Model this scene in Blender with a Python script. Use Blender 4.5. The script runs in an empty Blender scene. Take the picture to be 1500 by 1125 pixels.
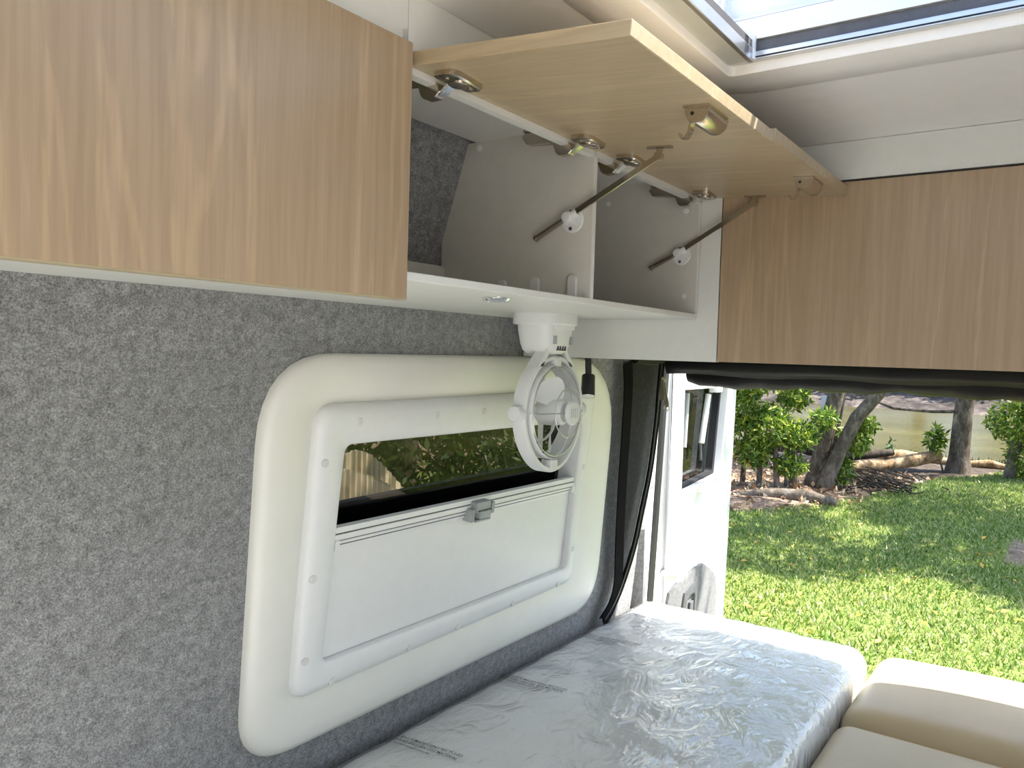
import bpy, bmesh, math, random
import numpy as np
from mathutils import Vector, Matrix

random.seed(7); RNG = np.random.default_rng(11)
scene = bpy.context.scene
COL = scene.collection
PI = math.pi

# ------------------------------------------------------------------ camera, sky, sun, exposure
CZ = 1.5
cam_d = bpy.data.cameras.new('camera'); cam = bpy.data.objects.new('camera', cam_d); COL.objects.link(cam)
cam_d.sensor_fit = 'HORIZONTAL'; cam_d.sensor_width = 36.0; cam_d.lens = 1158/1500*36
cam_d.clip_start = 0.02; cam_d.clip_end = 400
def _unit(v): v = np.array(v, float); return v/np.linalg.norm(v)
_vx = _unit((1573-750, 542-562.5, 1158.0)); _vy = _unit((-883-750, 467-562.5, 1158.0))
_vy = _unit(_vy - _vx*_vx.dot(_vy)); _vz = np.cross(_vx, _vy)
if _vz[1] > 0: _vz = -_vz
_R = np.stack([_vx, _vy, _vz])            # image axes (right, down, forward) -> van axes (rearward, left, up)
_right, _up, _back = _R[:, 0], -_R[:, 1], -_R[:, 2]
cam.matrix_world = Matrix(((_right[0], _up[0], _back[0], 0), (_right[1], _up[1], _back[1], 0),
                           (_right[2], _up[2], _back[2], CZ), (0, 0, 0, 1)))
scene.camera = cam

SUN_DIR = Vector((0.27, -0.45, 1.0)).normalized()      # direction towards the sun
world = bpy.data.worlds.new('world'); scene.world = world; world.use_nodes = True
wn = world.node_tree.nodes; wl = world.node_tree.links; wn.clear()
sky = wn.new('ShaderNodeTexSky'); sky.sky_type = 'NISHITA'; sky.sun_disc = False
sky.sun_elevation = math.asin(SUN_DIR.z); sky.sun_rotation = math.atan2(SUN_DIR.x, SUN_DIR.y)
sky.air_density = 1.0; sky.dust_density = 1.5
bg = wn.new('ShaderNodeBackground'); bg.inputs[1].default_value = 0.24
wo = wn.new('ShaderNodeOutputWorld'); wl.new(sky.outputs[0], bg.inputs[0]); wl.new(bg.outputs[0], wo.inputs[0])
sun_d = bpy.data.lights.new('sun', 'SUN'); sun_d.energy = 8.0; sun_d.angle = 0.009; sun_d.color = (1, 0.96, 0.88)
sun = bpy.data.objects.new('sun', sun_d); COL.objects.link(sun)
sun.rotation_euler = SUN_DIR.to_track_quat('Z', 'Y').to_euler(); sun.location = (5, -8, 20)
scene.view_settings.view_transform = 'Standard'; scene.view_settings.look = 'None'
scene.view_settings.gamma = 1.0; scene.view_settings.use_curve_mapping = False
scene.view_settings.exposure = 1.2

# ------------------------------------------------------------------ materials
MAT = {}
def base_mat(name, col, rough=0.5, metal=0.0, spec=0.5, coat=0.0):
    m = bpy.data.materials.new(name); m.use_nodes = True
    b = m.node_tree.nodes['Principled BSDF']
    b.inputs['Base Color'].default_value = (*col, 1); b.inputs['Roughness'].default_value = rough
    b.inputs['Metallic'].default_value = metal; b.inputs['Specular IOR Level'].default_value = spec
    b.inputs['Coat Weight'].default_value = coat
    MAT[name] = m; return m, m.node_tree, b
def coords(nt, scale=(1, 1, 1), kind='Object'):
    tc = nt.nodes.new('ShaderNodeTexCoord'); mp = nt.nodes.new('ShaderNodeMapping')
    mp.inputs['Scale'].default_value = scale; nt.links.new(tc.outputs[kind], mp.inputs[0]); return mp.outputs[0]
def noise(nt, vec, scale, detail=4, rough=0.6, dist=0.0):
    n = nt.nodes.new('ShaderNodeTexNoise'); n.inputs['Scale'].default_value = scale
    n.inputs['Detail'].default_value = detail; n.inputs['Roughness'].default_value = rough
    n.inputs['Distortion'].default_value = dist
    nt.links.new(vec, n.inputs['Vector']); return n.outputs['Fac']
def ramp(nt, fac, stops):
    r = nt.nodes.new('ShaderNodeValToRGB'); el = r.color_ramp.elements
    while len(el) < len(stops): el.new(0.5)
    for e, (p, c) in zip(el, stops): e.position = p; e.color = (*c, 1)
    nt.links.new(fac, r.inputs[0]); return r.outputs[0]
def mixc(nt, a, b, fac, mode='MIX'):
    m = nt.nodes.new('ShaderNodeMix'); m.data_type = 'RGBA'; m.blend_type = mode
    for s, v in ((0, fac), (6, a), (7, b)):
        if hasattr(v, 'links'): nt.links.new(v, m.inputs[s])
        else: m.inputs[s].default_value = v if s == 0 else (*v, 1)
    return m.outputs[2]
def bump(nt, b, h, strength=0.3, dist=0.01):
    n = nt.nodes.new('ShaderNodeBump'); n.inputs['Strength'].default_value = strength
    n.inputs['Distance'].default_value = dist; nt.links.new(h, n.inputs['Height']); nt.links.new(n.outputs[0], b.inputs['Normal'])

def plain(name, col, rough=0.5, var=0.04, metal=0.0, scale=30, bmp=0.0, spec=0.5, coat=0.0, bscale=None):
    m, nt, b = base_mat(name, col, rough, metal, spec, coat)
    v = coords(nt); f = noise(nt, v, scale)
    lo = tuple(max(0, c*(1-var)) for c in col); hi = tuple(min(1, c*(1+var)) for c in col)
    nt.links.new(ramp(nt, f, [(0.3, lo), (0.7, hi)]), b.inputs['Base Color'])
    if bmp: bump(nt, b, noise(nt, v, bscale or scale*4), bmp, 0.002)
    return m
def wood(name, grain, tones):
    m, nt, b = base_mat(name, tones[1], 0.32, 0, 0.5)
    sc = {'z': (1, 1, 0.035), 'y': (1, 0.035, 1), 'x': (0.035, 1, 1)}[grain]
    v = coords(nt, sc); f1 = noise(nt, v, 22, 8, 0.72, 0.3)
    c1 = ramp(nt, f1, [(0.28, tones[0]), (0.5, tones[1]), (0.72, tones[2])])
    f2 = noise(nt, v, 120, 3, 0.7, 0.2)
    c2 = ramp(nt, f2, [(0.35, (0.87, 0.85, 0.82)), (0.60, (1.03, 1.03, 1.03))])
    c3 = mixc(nt, c1, c2, 0.75, 'MULTIPLY')
    sc2 = {'z': (1, 1, 0.12), 'y': (1, 0.12, 1), 'x': (0.12, 1, 1)}[grain]
    f3 = noise(nt, coords(nt, sc2), 3.2, 5, 0.55, 1.6)
    w = nt.nodes.new('ShaderNodeMath'); w.operation = 'MULTIPLY'; w.inputs[1].default_value = 26
    w.inputs[1].default_value = 40; nt.links.new(f3, w.inputs[0]); s = nt.nodes.new('ShaderNodeMath'); s.operation = 'SINE'; nt.links.new(w.outputs[0], s.inputs[0])
    c4 = ramp(nt, s.outputs[0], [(0.0, (1, 1, 1)), (0.80, (1, 1, 1)), (1.0, (1.16, 1.15, 1.13))])
    nt.links.new(mixc(nt, c3, c4, 0.9, 'MULTIPLY'), b.inputs['Base Color'])
    bump(nt, b, f2, 0.06, 0.001)
    return m
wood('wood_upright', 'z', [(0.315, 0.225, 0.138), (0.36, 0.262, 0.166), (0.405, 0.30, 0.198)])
wood('wood_open_lit', 'y', [(0.40, 0.31, 0.19), (0.44, 0.345, 0.215), (0.48, 0.38, 0.245)])  # same wood made lighter: bounce light from below is in the colour
wood('wood_rear_lit', 'z', [(0.34, 0.24, 0.145), (0.385, 0.275, 0.175), (0.43, 0.315, 0.205)])  # same wood again, lighter and pinker tones carry the light falling there
plain('edge_band', (0.36, 0.30, 0.18), 0.4, 0.08)
plain('laminate_white', (0.71, 0.71, 0.67), 0.35, 0.02)
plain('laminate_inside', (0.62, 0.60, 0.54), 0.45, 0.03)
plain('ceiling_white', (0.87, 0.855, 0.83), 0.5, 0.02, bmp=0.05)
plain('fibreglass', (0.79, 0.775, 0.715), 0.32, 0.02, scale=9, bmp=0.02)
plain('plastic_white', (0.80, 0.80, 0.79), 0.35, 0.015)
plain('plastic_fan', (0.74, 0.75, 0.74), 0.3, 0.02)
plain('plastic_grey', (0.36, 0.38, 0.38), 0.4, 0.05)
plain('screw_cap', (0.70, 0.70, 0.68), 0.35, 0.03)
plain('rubber_black', (0.015, 0.015, 0.017), 0.55, 0.2)
plain('rubber_grey', (0.10, 0.10, 0.11), 0.6, 0.2)
plain('black_metal', (0.02, 0.02, 0.022), 0.35, 0.1, 0.3)
plain('dark_slot', (0.07, 0.065, 0.065), 0.6, 0.1)
plain('nickel', (0.58, 0.52, 0.44), 0.20, 0.05, 1.0)
plain('chrome', (0.75, 0.75, 0.75), 0.12, 0.03, 1.0)
plain('wire_steel', (0.50, 0.51, 0.52), 0.28, 0.03, 0.9)
plain('aluminium', (0.62, 0.63, 0.64), 0.28, 0.04, 0.9)
plain('rail_paint', (0.50, 0.52, 0.50), 0.3, 0.04)
plain('body_white', (0.82, 0.83, 0.84), 0.25, 0.01, coat=0.5)
plain('bag_print', (0.03, 0.03, 0.035), 0.5, 0.2)
plain('lens_white', (0.7, 0.7, 0.68), 0.2, 0.02)
plain('vinyl_floor', (0.62, 0.58, 0.52), 0.4, 0.1, scale=12)
plain('black_tape', (0.007, 0.0065, 0.007), 0.9, 0.2, spec=0.06)
plain('brass_pull', (0.50, 0.46, 0.33), 0.35, 0.06, 0.8)
# felt carpet lining
def felt(name, lo, mid, hi):
    m, nt, b = base_mat(name, mid, 0.95, 0, 0.15)
    v = coords(nt); f = noise(nt, v, 330, 4, 0.85); g = noise(nt, v, 60, 5, 0.7)
    c = ramp(nt, f, [(0.34, lo), (0.5, mid), (0.66, hi)])
    c2 = ramp(nt, g, [(0.36, (0.73, 0.73, 0.73)), (0.64, (1.18, 1.18, 1.18))])
    nt.links.new(mixc(nt, c, c2, 1.0, 'MULTIPLY'), b.inputs['Base Color']); bump(nt, b, f, 0.5, 0.004)
    b.inputs['Sheen Weight'].default_value = 0.15
felt('felt_grey', (0.10, 0.10, 0.102), (0.26, 0.26, 0.262), (0.45, 0.45, 0.455))
felt('felt_door', (0.07, 0.07, 0.073), (0.135, 0.135, 0.14), (0.21, 0.21, 0.215))
# vinyl upholstery
m, nt, b = base_mat('vinyl_tan', (0.52, 0.42, 0.27), 0.42, 0, 0.5)
v = coords(nt); f = noise(nt, v, 420, 2, 0.5); nt.links.new(ramp(nt, noise(nt, v, 6), [(0.3, (0.50, 0.40, 0.255)), (0.7, (0.55, 0.445, 0.29))]), b.inputs['Base Color'])
bump(nt, b, f, 0.12, 0.001)
# mattress ticking
m, nt, b = base_mat('ticking', (0.86, 0.86, 0.84), 0.85, 0, 0.2)
v = coords(nt, (1, 1, 1)); f = noise(nt, v, 500, 2); bump(nt, b, f, 0.15, 0.001)
# clear wrinkled bag: transparent film with glossy creases
m = bpy.data.materials.new('bag_film'); MAT['bag_film'] = m; m.use_nodes = True; nt = m.node_tree; nt.nodes.clear()
out = nt.nodes.new('ShaderNodeOutputMaterial'); tr = nt.nodes.new('ShaderNodeBsdfTransparent'); tr.inputs[0].default_value = (0.97, 0.98, 0.98, 1)
gl = nt.nodes.new('ShaderNodeBsdfGlossy'); gl.inputs['Roughness'].default_value = 0.06
df = nt.nodes.new('ShaderNodeBsdfDiffuse'); df.inputs[0].default_value = (0.84, 0.85, 0.85, 1)
v = coords(nt, (1.0, 1.5, 1)); h = noise(nt, v, 9, 3, 0.5, 2.2)
bp = nt.nodes.new('ShaderNodeBump'); bp.inputs['Strength'].default_value = 0.36; bp.inputs['Distance'].default_value = 0.02
nt.links.new(h, bp.inputs['Height']); nt.links.new(bp.outputs[0], gl.inputs['Normal'])
fr = nt.nodes.new('ShaderNodeLayerWeight'); fr.inputs[0].default_value = 0.5; nt.links.new(bp.outputs[0], fr.inputs['Normal'])
pw = nt.nodes.new('ShaderNodeMath'); pw.operation = 'POWER'; pw.inputs[1].default_value = 4.0; nt.links.new(fr.outputs['Facing'], pw.inputs[0])
m1 = nt.nodes.new('ShaderNodeMixShader'); m1.inputs[0].default_value = 0.22; nt.links.new(tr.outputs[0], m1.inputs[1]); nt.links.new(df.outputs[0], m1.inputs[2])
m2 = nt.nodes.new('ShaderNodeMixShader'); mm = nt.nodes.new('ShaderNodeMath'); mm.operation = 'MULTIPLY_ADD'; mm.inputs[1].default_value = 1.0; mm.inputs[2].default_value = 0.06; mm.use_clamp = True
nt.links.new(pw.outputs[0], mm.inputs[0]); nt.links.new(mm.outputs[0], m2.inputs[0]); nt.links.new(m1.outputs[0], m2.inputs[1]); nt.links.new(gl.outputs[0], m2.inputs[2]); nt.links.new(m2.outputs[0], out.inputs[0])
def pane_mat(name, tint, refl):
    m = bpy.data.materials.new(name); MAT[name] = m; m.use_nodes = True; nt = m.node_tree; nt.nodes.clear()
    out = nt.nodes.new('ShaderNodeOutputMaterial'); tr = nt.nodes.new('ShaderNodeBsdfTransparent'); tr.inputs[0].default_value = (*tint, 1)
    gl = nt.nodes.new('ShaderNodeBsdfGlossy'); gl.inputs['Roughness'].default_value = 0.02
    fr = nt.nodes.new('ShaderNodeLayerWeight'); fr.inputs[0].default_value = 0.5
    pw = nt.nodes.new('ShaderNodeMath'); pw.operation = 'POWER'; pw.inputs[1].default_value = 5.0; nt.links.new(fr.outputs['Facing'], pw.inputs[0])
    ma = nt.nodes.new('ShaderNodeMath'); ma.operation = 'MULTIPLY_ADD'; ma.inputs[1].default_value = 0.8; ma.inputs[2].default_value = refl; nt.links.new(pw.outputs[0], ma.inputs[0])
    mx = nt.nodes.new('ShaderNodeMixShader'); nt.links.new(ma.outputs[0], mx.inputs[0]); nt.links.new(tr.outputs[0], mx.inputs[1]); nt.links.new(gl.outputs[0], mx.inputs[2]); nt.links.new(mx.outputs[0], out.inputs[0])
pane_mat('glass_tinted', (0.38, 0.37, 0.34), 0.02)
pane_mat('glass_clear', (0.95, 0.96, 0.97), 0.02)
# black insect mesh: see-through weave
m = bpy.data.materials.new('insect_mesh'); MAT['insect_mesh'] = m; m.use_nodes = True; nt = m.node_tree; b = nt.nodes['Principled BSDF']
b.inputs['Base Color'].default_value = (0.022, 0.021, 0.022, 1); b.inputs['Roughness'].default_value = 0.8; b.inputs['Alpha'].default_value = 0.75; b.inputs['Specular IOR Level'].default_value = 0.15
m, nt, b = base_mat('black_cloth', (0.010, 0.0095, 0.010), 0.5, 0, 0.22)
v = coords(nt, (1, 1, 1)); bump(nt, b, noise(nt, v, 900, 2), 0.2, 0.001)
# outdoors
m, nt, b = base_mat('lawn', (0.25, 0.32, 0.10), 0.9, 0, 0.1)
v = coords(nt); c1 = ramp(nt, noise(nt, v, 26, 5, 0.7), [(0.3, (0.07, 0.12, 0.02)), (0.52, (0.18, 0.24, 0.06)), (0.72, (0.36, 0.35, 0.16))])
c2 = ramp(nt, noise(nt, v, 0.9, 4, 0.6), [(0.30, (1.15, 0.95, 0.75)), (0.6, (1, 1, 1))])
nt.links.new(mixc(nt, c1, c2, 1.0, 'MULTIPLY'), b.inputs['Base Color']); bump(nt, b, noise(nt, v, 60), 0.6, 0.03)
m, nt, b = base_mat('dirt', (0.27, 0.19, 0.13), 0.95, 0, 0.1)
v = coords(nt); nt.links.new(ramp(nt, noise(nt, v, 9, 6, 0.75), [(0.3, (0.16, 0.11, 0.075)), (0.5, (0.30, 0.21, 0.15)), (0.7, (0.46, 0.35, 0.27))]), b.inputs['Base Color']); bump(nt, b, noise(nt, v, 30), 0.7, 0.05)
m, nt, b = base_mat('bounce_gravel', (0.46, 0.43, 0.385), 0.95, 0, 0.1)  # added pale ground out of view, so bounce into the van stays neutral
v = coords(nt); nt.links.new(ramp(nt, noise(nt, v, 40, 5, 0.7), [(0.3, (0.34, 0.31, 0.27)), (0.5, (0.46, 0.43, 0.385)), (0.7, (0.58, 0.55, 0.50))]), b.inputs['Base Color'])
m, nt, b = base_mat('mud', (0.27, 0.20, 0.17), 0.9, 0, 0.1)
v = coords(nt); nt.links.new(ramp(nt, noise(nt, v, 0.8, 6, 0.7), [(0.35, (0.025, 0.022, 0.02)), (0.5, (0.07, 0.058, 0.052)), (0.68, (0.17, 0.14, 0.125))]), b.inputs['Base Color'])
m, nt, b = base_mat('water', (0.20, 0.185, 0.075), 0.25, 0, 0.25); b.inputs['IOR'].default_value = 1.12
v = coords(nt, (1.0, 0.35, 1)); nt.links.new(ramp(nt, noise(nt, v, 0.25, 4), [(0.3, (0.050, 0.044, 0.015)), (0.7, (0.085, 0.075, 0.028))]), b.inputs['Base Color']); bump(nt, b, noise(nt, v, 5, 4), 0.35, 0.08)
def bark(name, lo, mid, hi):
    m, nt, b = base_mat(name, mid, 0.9, 0, 0.15)
    v = coords(nt, (1, 1, 0.5)); f = noise(nt, v, 9, 6, 0.7, 0.5); nt.links.new(ramp(nt, f, [(0.32, lo), (0.5, mid), (0.68, hi)]), b.inputs['Base Color']); bump(nt, b, noise(nt, v, 40), 0.6, 0.02)
bark('bark_grey', (0.05, 0.04, 0.03), (0.13, 0.105, 0.08), (0.27, 0.23, 0.19))
bark('bark_dark', (0.02, 0.016, 0.012), (0.05, 0.04, 0.03), (0.10, 0.08, 0.06))
bark('log_pale', (0.10, 0.06, 0.03), (0.32, 0.21, 0.115), (0.58, 0.43, 0.28))
bark('bank_mud_shade', (0.03, 0.024, 0.018), (0.065, 0.05, 0.038), (0.12, 0.095, 0.075))  # dark mud by the water, shade of the bank hollows painted in
def leafmat(name, lo, mid, hi, trans=0.35):
    m = bpy.data.materials.new(name); MAT[name] = m; m.use_nodes = True; nt = m.node_tree; b = nt.nodes['Principled BSDF']
    g = nt.nodes.new('ShaderNodeNewGeometry'); c = ramp(nt, g.outputs['Random Per Island'], [(0.1, lo), (0.5, mid), (0.95, hi)])
    nt.links.new(c, b.inputs['Base Color']); b.inputs['Roughness'].default_value = 0.45
    tl = nt.nodes.new('ShaderNodeBsdfTranslucent'); nt.links.new(c, tl.inputs[0])
    mx = nt.nodes.new('ShaderNodeMixShader'); mx.inputs[0].default_value = trans
    nt.links.new(b.outputs[0], mx.inputs[1]); nt.links.new(tl.outputs[0], mx.inputs[2]); nt.links.new(mx.outputs[0], nt.nodes['Material Output'].inputs[0])
leafmat('leaf_green', (0.04, 0.10, 0.010), (0.15, 0.26, 0.022), (0.42, 0.46, 0.08))
leafmat('leaf_dark', (0.02, 0.05, 0.008), (0.045, 0.09, 0.015), (0.09, 0.14, 0.03))
leafmat('grass_blade', (0.07, 0.16, 0.012), (0.20, 0.30, 0.045), (0.52, 0.49, 0.22), 0.3)
leafmat('litter', (0.16, 0.08, 0.035), (0.40, 0.25, 0.13), (0.66, 0.48, 0.30), 0.1)
leafmat('leaf_orange', (0.62, 0.28, 0.03), (0.75, 0.42, 0.06), (0.80, 0.58, 0.20), 0.2)
plain('tin_tan', (0.62, 0.53, 0.38), 0.6, 0.08)
plain('board_grey', (0.42, 0.46, 0.50), 0.6, 0.05)

# ------------------------------------------------------------------ mesh helpers
class MB:
    def __init__(self): self.bm = bmesh.new()
    def _add(self, verts, faces):
        vs = [self.bm.verts.new(v) for v in verts]
        for f in faces:
            try: self.bm.faces.new([vs[i] for i in f])
            except ValueError: pass
        return vs
    def box(self, lo, hi, bev=0.0, seg=2, mat=None):
        t = bmesh.new(); bmesh.ops.create_cube(t, size=1.0)
        lo = Vector(lo); hi = Vector(hi); s = hi-lo; c = (lo+hi)/2
        for v in t.verts: v.co = Vector((v.co.x*s.x, v.co.y*s.y, v.co.z*s.z))
        if bev > 0: bmesh.ops.bevel(t, geom=list(t.edges), offset=bev, segments=seg, affect='EDGES', profile=0.5)
        M = mat or Matrix(); t.verts.index_update()
        self._add([M @ (v.co+c) for v in t.verts], [[v.index for v in f.verts] for f in t.faces]); t.free(); return self
    def loft(self, loops, cap0=False, cap1=False, closed=True):
        n = len(loops[0]); vs = [p for L in loops for p in L]; fs = []
        for i in range(len(loops)-1):
            for j in range(n if closed else n-1):
                k = (j+1) % n; fs.append((i*n+j, i*n+k, (i+1)*n+k, (i+1)*n+j))
        if cap0: fs.append(tuple(range(n))[::-1])
        if cap1: fs.append(tuple((len(loops)-1)*n+j for j in range(n)))
        self._add(vs, fs); return self
    def tube(self, pts, r, n=10, caps=True):
        pts = [Vector(p) for p in pts]; rs = r if isinstance(r, (list, tuple)) else [r]*len(pts)
        loops = []; prev = None
        for i, p in enumerate(pts):
            d = (pts[min(i+1, len(pts)-1)]-pts[max(i-1, 0)]).normalized()
            if prev is None: a = d.orthogonal().normalized()
            else: a = (prev-d*prev.dot(d)).normalized()
            prev = a; bq = d.cross(a)
            loops.append([p+(a*math.cos(t)+bq*math.sin(t))*rs[i] for t in (2*PI*k/n for k in range(n))])
        return self.loft(loops, caps, caps)
    def ring(self, c, axis, R, r, n=40, m=8, sx=1.0):
        c = Vector(c); ax = Vector(axis).normalized(); u = ax.orthogonal().normalized(); w = ax.cross(u)
        loops = []
        for i in range(n):
            t = 2*PI*i/n; d = u*math.cos(t)+w*math.sin(t)
            loops.append([c+d*R+(d*math.cos(s)+ax*math.sin(s))*r for s in (2*PI*j/m for j in range(m))])
        loops.append(loops[0]); self.loft(loops); bmesh.ops.remove_doubles(self.bm, verts=self.bm.verts, dist=1e-6); return self
    def lathe(self, c, axis, prof, n=32, cap0=True, cap1=True):
        c = Vector(c); ax = Vector(axis).normalized(); u = ax.orthogonal().normalized(); w = ax.cross(u)
        return self.loft([[c+ax*h+(u*math.cos(t)+w*math.sin(t))*max(r, 1e-4) for t in (2*PI*k/n for k in range(n))] for r, h in prof], cap0, cap1)
    def prism(self, pts, vec):
        pts = [Vector(p) for p in pts]; v = Vector(vec); return self.loft([pts, [p+v for p in pts]], True, True)
    def build(self, name, mat, parent=None, smooth=False, angle=35):
        bmesh.ops.recalc_face_normals(self.bm, faces=self.bm.faces)
        me = bpy.data.meshes.new(name); self.bm.to_mesh(me); self.bm.free(); me.materials.append(MAT[mat])
        return link(name, me, parent, smooth, angle)
def link(name, me, parent=None, smooth=False, angle=35):
    o = bpy.data.objects.new(name, me); COL.objects.link(o)
    if smooth: me.shade_smooth(); me.set_sharp_from_angle(angle=math.radians(angle))
    if parent is not None: o.parent = parent; o.matrix_parent_inverse = Matrix.Translation(-root_loc(parent))
    return o
def root_loc(o):
    return Vector(o.location) if o.type == 'EMPTY' else Vector((0, 0, 0))
def tag(o, label, cat, group=None, kind=None):
    o['label'] = label; o['category'] = cat
    if group: o['group'] = group
    if kind: o['kind'] = kind
    return o
def thing(name, loc, label, cat, group=None):
    o = bpy.data.objects.new(name, None); COL.objects.link(o); o.location = loc; o.empty_display_size = 0.05
    return tag(o, label, cat, group)
def struct(o, label=None):
    o['kind'] = 'structure'
    if label: o['label'] = label
    return o
def copy_tree(o, parent=None):
    c = o.copy(); COL.objects.link(c); c.parent = parent
    for ch in [k for k in bpy.data.objects if k.parent == o]: copy_tree(ch, c)
    return c
def rloop(corners, radii, n=8):
    """closed 2-D loop through a polygon with rounded corners, same vertex count for any polygon of the same size"""
    out = []; N = len(corners)
    for i in range(N):
        p = Vector(corners[i]); a = (Vector(corners[i-1])-p); c = (Vector(corners[(i+1) % N])-p)
        r = radii[i] if isinstance(radii, (list, tuple)) else radii
        a = a.normalized()*r; c = c.normalized()*r
        for k in range(n+1):
            t = k/n; out.append(p+a*(1-t)**2+c*t*t)
    return out
LEAN = 0.098
def yw(z): return 1.17+(1.59-z)*LEAN
EN = Vector((0, -1, -LEAN)).normalized()
def WP(x, z, n=0.0): return Vector((x, yw(z), z))+EN*n          # point on the leaning side wall, n into the van
def rbox(mb, x0, x1, y0, y1, z0, z1, r, crown=0.0, nx=24, ny=24, na=6, wob=None):
    """upholstered block: rounded box with a crowned top, lofted along x"""
    st = [(x0+r*(1-math.cos(t)), r*(1-math.sin(t))) for t in (PI/2*k/na for k in range(na+1))]
    st += [(x0+r+(x1-x0-2*r)*k/nx, 0) for k in range(1, nx)]
    st += [(x1-r*(1-math.cos(t)), r*(1-math.sin(t))) for t in (PI/2*k/na for k in range(na, -1, -1))]
    loops = []
    for x, ins in st:
        ya, yb, zt, zb = y0+ins, y1-ins, z1-ins, z0+ins*0.6
        fx = max(0.0, 1-abs((x-(x0+x1)/2)/((x1-x0)/2))**3)
        L = [(ya, zb)]
        L += [(ya+r*(1-math.cos(t)), zt-r+r*math.sin(t)) for t in (PI/2*k/na for k in range(na+1))]
        L += [(ya+r+(yb-ya-2*r)*k/ny, zt) for k in range(1, ny)]
        L += [(yb-r*(1-math.cos(t)), zt-r+r*math.sin(t)) for t in (PI/2*k/na for k in range(na, -1, -1))]
        L += [(yb, zb)]
        P = []
        for y, z in L:
            f = max(0.0, 1-abs((y-(y0+y1)/2)/((y1-y0)/2))**3); up = (z-z0)/(z1-z0)
            z2 = z+crown*f*fx*up
            if wob: z2 += wob(x, y)*max(0, up)**3
            P.append(Vector((x, y, z2)))
        loops.append(P)
    return mb.loft(loops, True, True)

# ------------------------------------------------------------------ van shell
XF, XR = -1.30, 2.60            # front of living area, end of felt side wall
YR = -0.62                      # right wall
ZC = 1.950                      # ceiling
struct(MB().box((XF-0.1, YR-0.08, -0.08), (2.78, 1.45, 0.0)).build('floor', 'vinyl_floor'), 'pale vinyl van floor')
# ceiling with hatch opening
HX0, HX1, HY0, HY1 = 0.40, 1.202, -0.30, 0.456
mb = MB()
for lo, hi in (((XF-0.1, HY1, ZC), (2.70, 1.02, ZC+0.06)), ((XF-0.1, YR-0.08, ZC), (2.70, HY0, ZC+0.06)),
               ((XF-0.1, HY0, ZC), (HX0, HY1, ZC+0.06)), ((HX1, HY0, ZC), (2.70, HY1, ZC+0.06))): mb.box(lo, hi)
struct(mb.build('ceiling', 'ceiling_white'), 'smooth white van ceiling around the roof hatch')
# left wall: felt lined, leaning, window opening
WX0, WX1, WZ0, WZ1 = 1.055, 2.040, 0.845, 1.325
T = 0.055
def wallquad(mb, x0, x1, z0, z1):
    a = [WP(x0, z0), WP(x1, z0), WP(x1, z1), WP(x0, z1)]; mb.loft([a, [p+Vector((0, T, 0)) for p in a]], True, True)
mb = MB()
wallquad(mb, XF, XR, -0.02, WZ0); wallquad(mb, XF, XR, WZ1, 1.59); wallquad(mb, XF, WX0, WZ0, WZ1); wallquad(mb, WX1, XR, WZ0, WZ1)
prof = [(1.17, 1.59), (1.155, 1.66), (1.06, 1.67), (0.985, 1.90), (0.965, 1.955)]
prof2 = [(y+0.06, z) for y, z in prof][::-1]
mb.prism([(XF, y, z) for y, z in prof+prof2], (XR+0.1-XF, 0, 0))
struct(mb.build('wall_left', 'felt_grey'), 'grey felt lined side wall leaning inwards')
# right wall with the open sliding door, front wall with the windscreen opening
mb = MB()
mb.box((XF-0.1, YR-0.08, 0), (-0.75, YR, ZC)); mb.box((0.30, YR-0.08, 0), (2.70, YR, ZC)); mb.box((-0.75, YR-0.08, 1.78), (0.30, YR, ZC))
struct(mb.build('wall_right', 'body_white'), 'white side wall with an open sliding door')
mb = MB(); mb.box((XF-0.1, YR, 0), (XF, 0.955, ZC))
struct(mb.build('wall_front', 'body_white'), 'white partition behind the cab')
# rear frame: header, sill and the left rear pillar with its rubber seal
struct(MB().box((2.64, YR, 1.50), (2.70, 1.16, 1.95)).build('wall_rear', 'body_white'), 'white header above the rear door opening')
def PP(x, z, n=0.0): return Vector((x, 1.232+(1.4-z)*0.035-n, z))
mb = MB(); L = []
for z in (0.0, 0.4, 0.8, 1.2, 1.56):
    L.append([PP(2.60, z, 0.0), PP(2.69, z, 0.0), PP(2.69, z, -0.05), PP(2.60, z, -0.05)])
tr1 = struct(mb.loft(L, True, True).build('trim_1', 'body_white'), 'white painted rear door pillar')
for z in (1.28, 1.02, 0.72):
    MB().lathe(PP(2.665, z, -0.0005), EN, [(0.004, 0), (0.004, 0.002)], 10).build('screw', 'dark_slot', tr1)
mb = MB(); L = []
for z in (0.0, 0.4, 0.8, 1.2, 1.56):
    L.append([PP(2.69, z, 0.004), PP(2.70, z, 0.010), PP(2.73, z, 0.008), PP(2.745, z, 0.0), PP(2.735, z, -0.03), PP(2.69, z, -0.03)])
struct(mb.loft(L, True, True).build('trim_2', 'rubber_black'), 'black rubber door seal running down the rear pillar')
mb = MB(); L = []
for z in (0.0, 0.3, 0.6, 0.78, 0.88):
    t = 0.05*max(0, 1-max(0, z-0.6)/0.28)
    L.append([WP(2.57, z, 0.001), WP(2.59, z, 0.008+t*0.6), PP(2.612, z, 0.004+t*0.6), PP(2.63, z, 0.002)])
struct(mb.loft(L, True, True).build('trim_3', 'felt_door', smooth=True), 'pale grey felt trim at the foot of the rear pillar')

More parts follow.
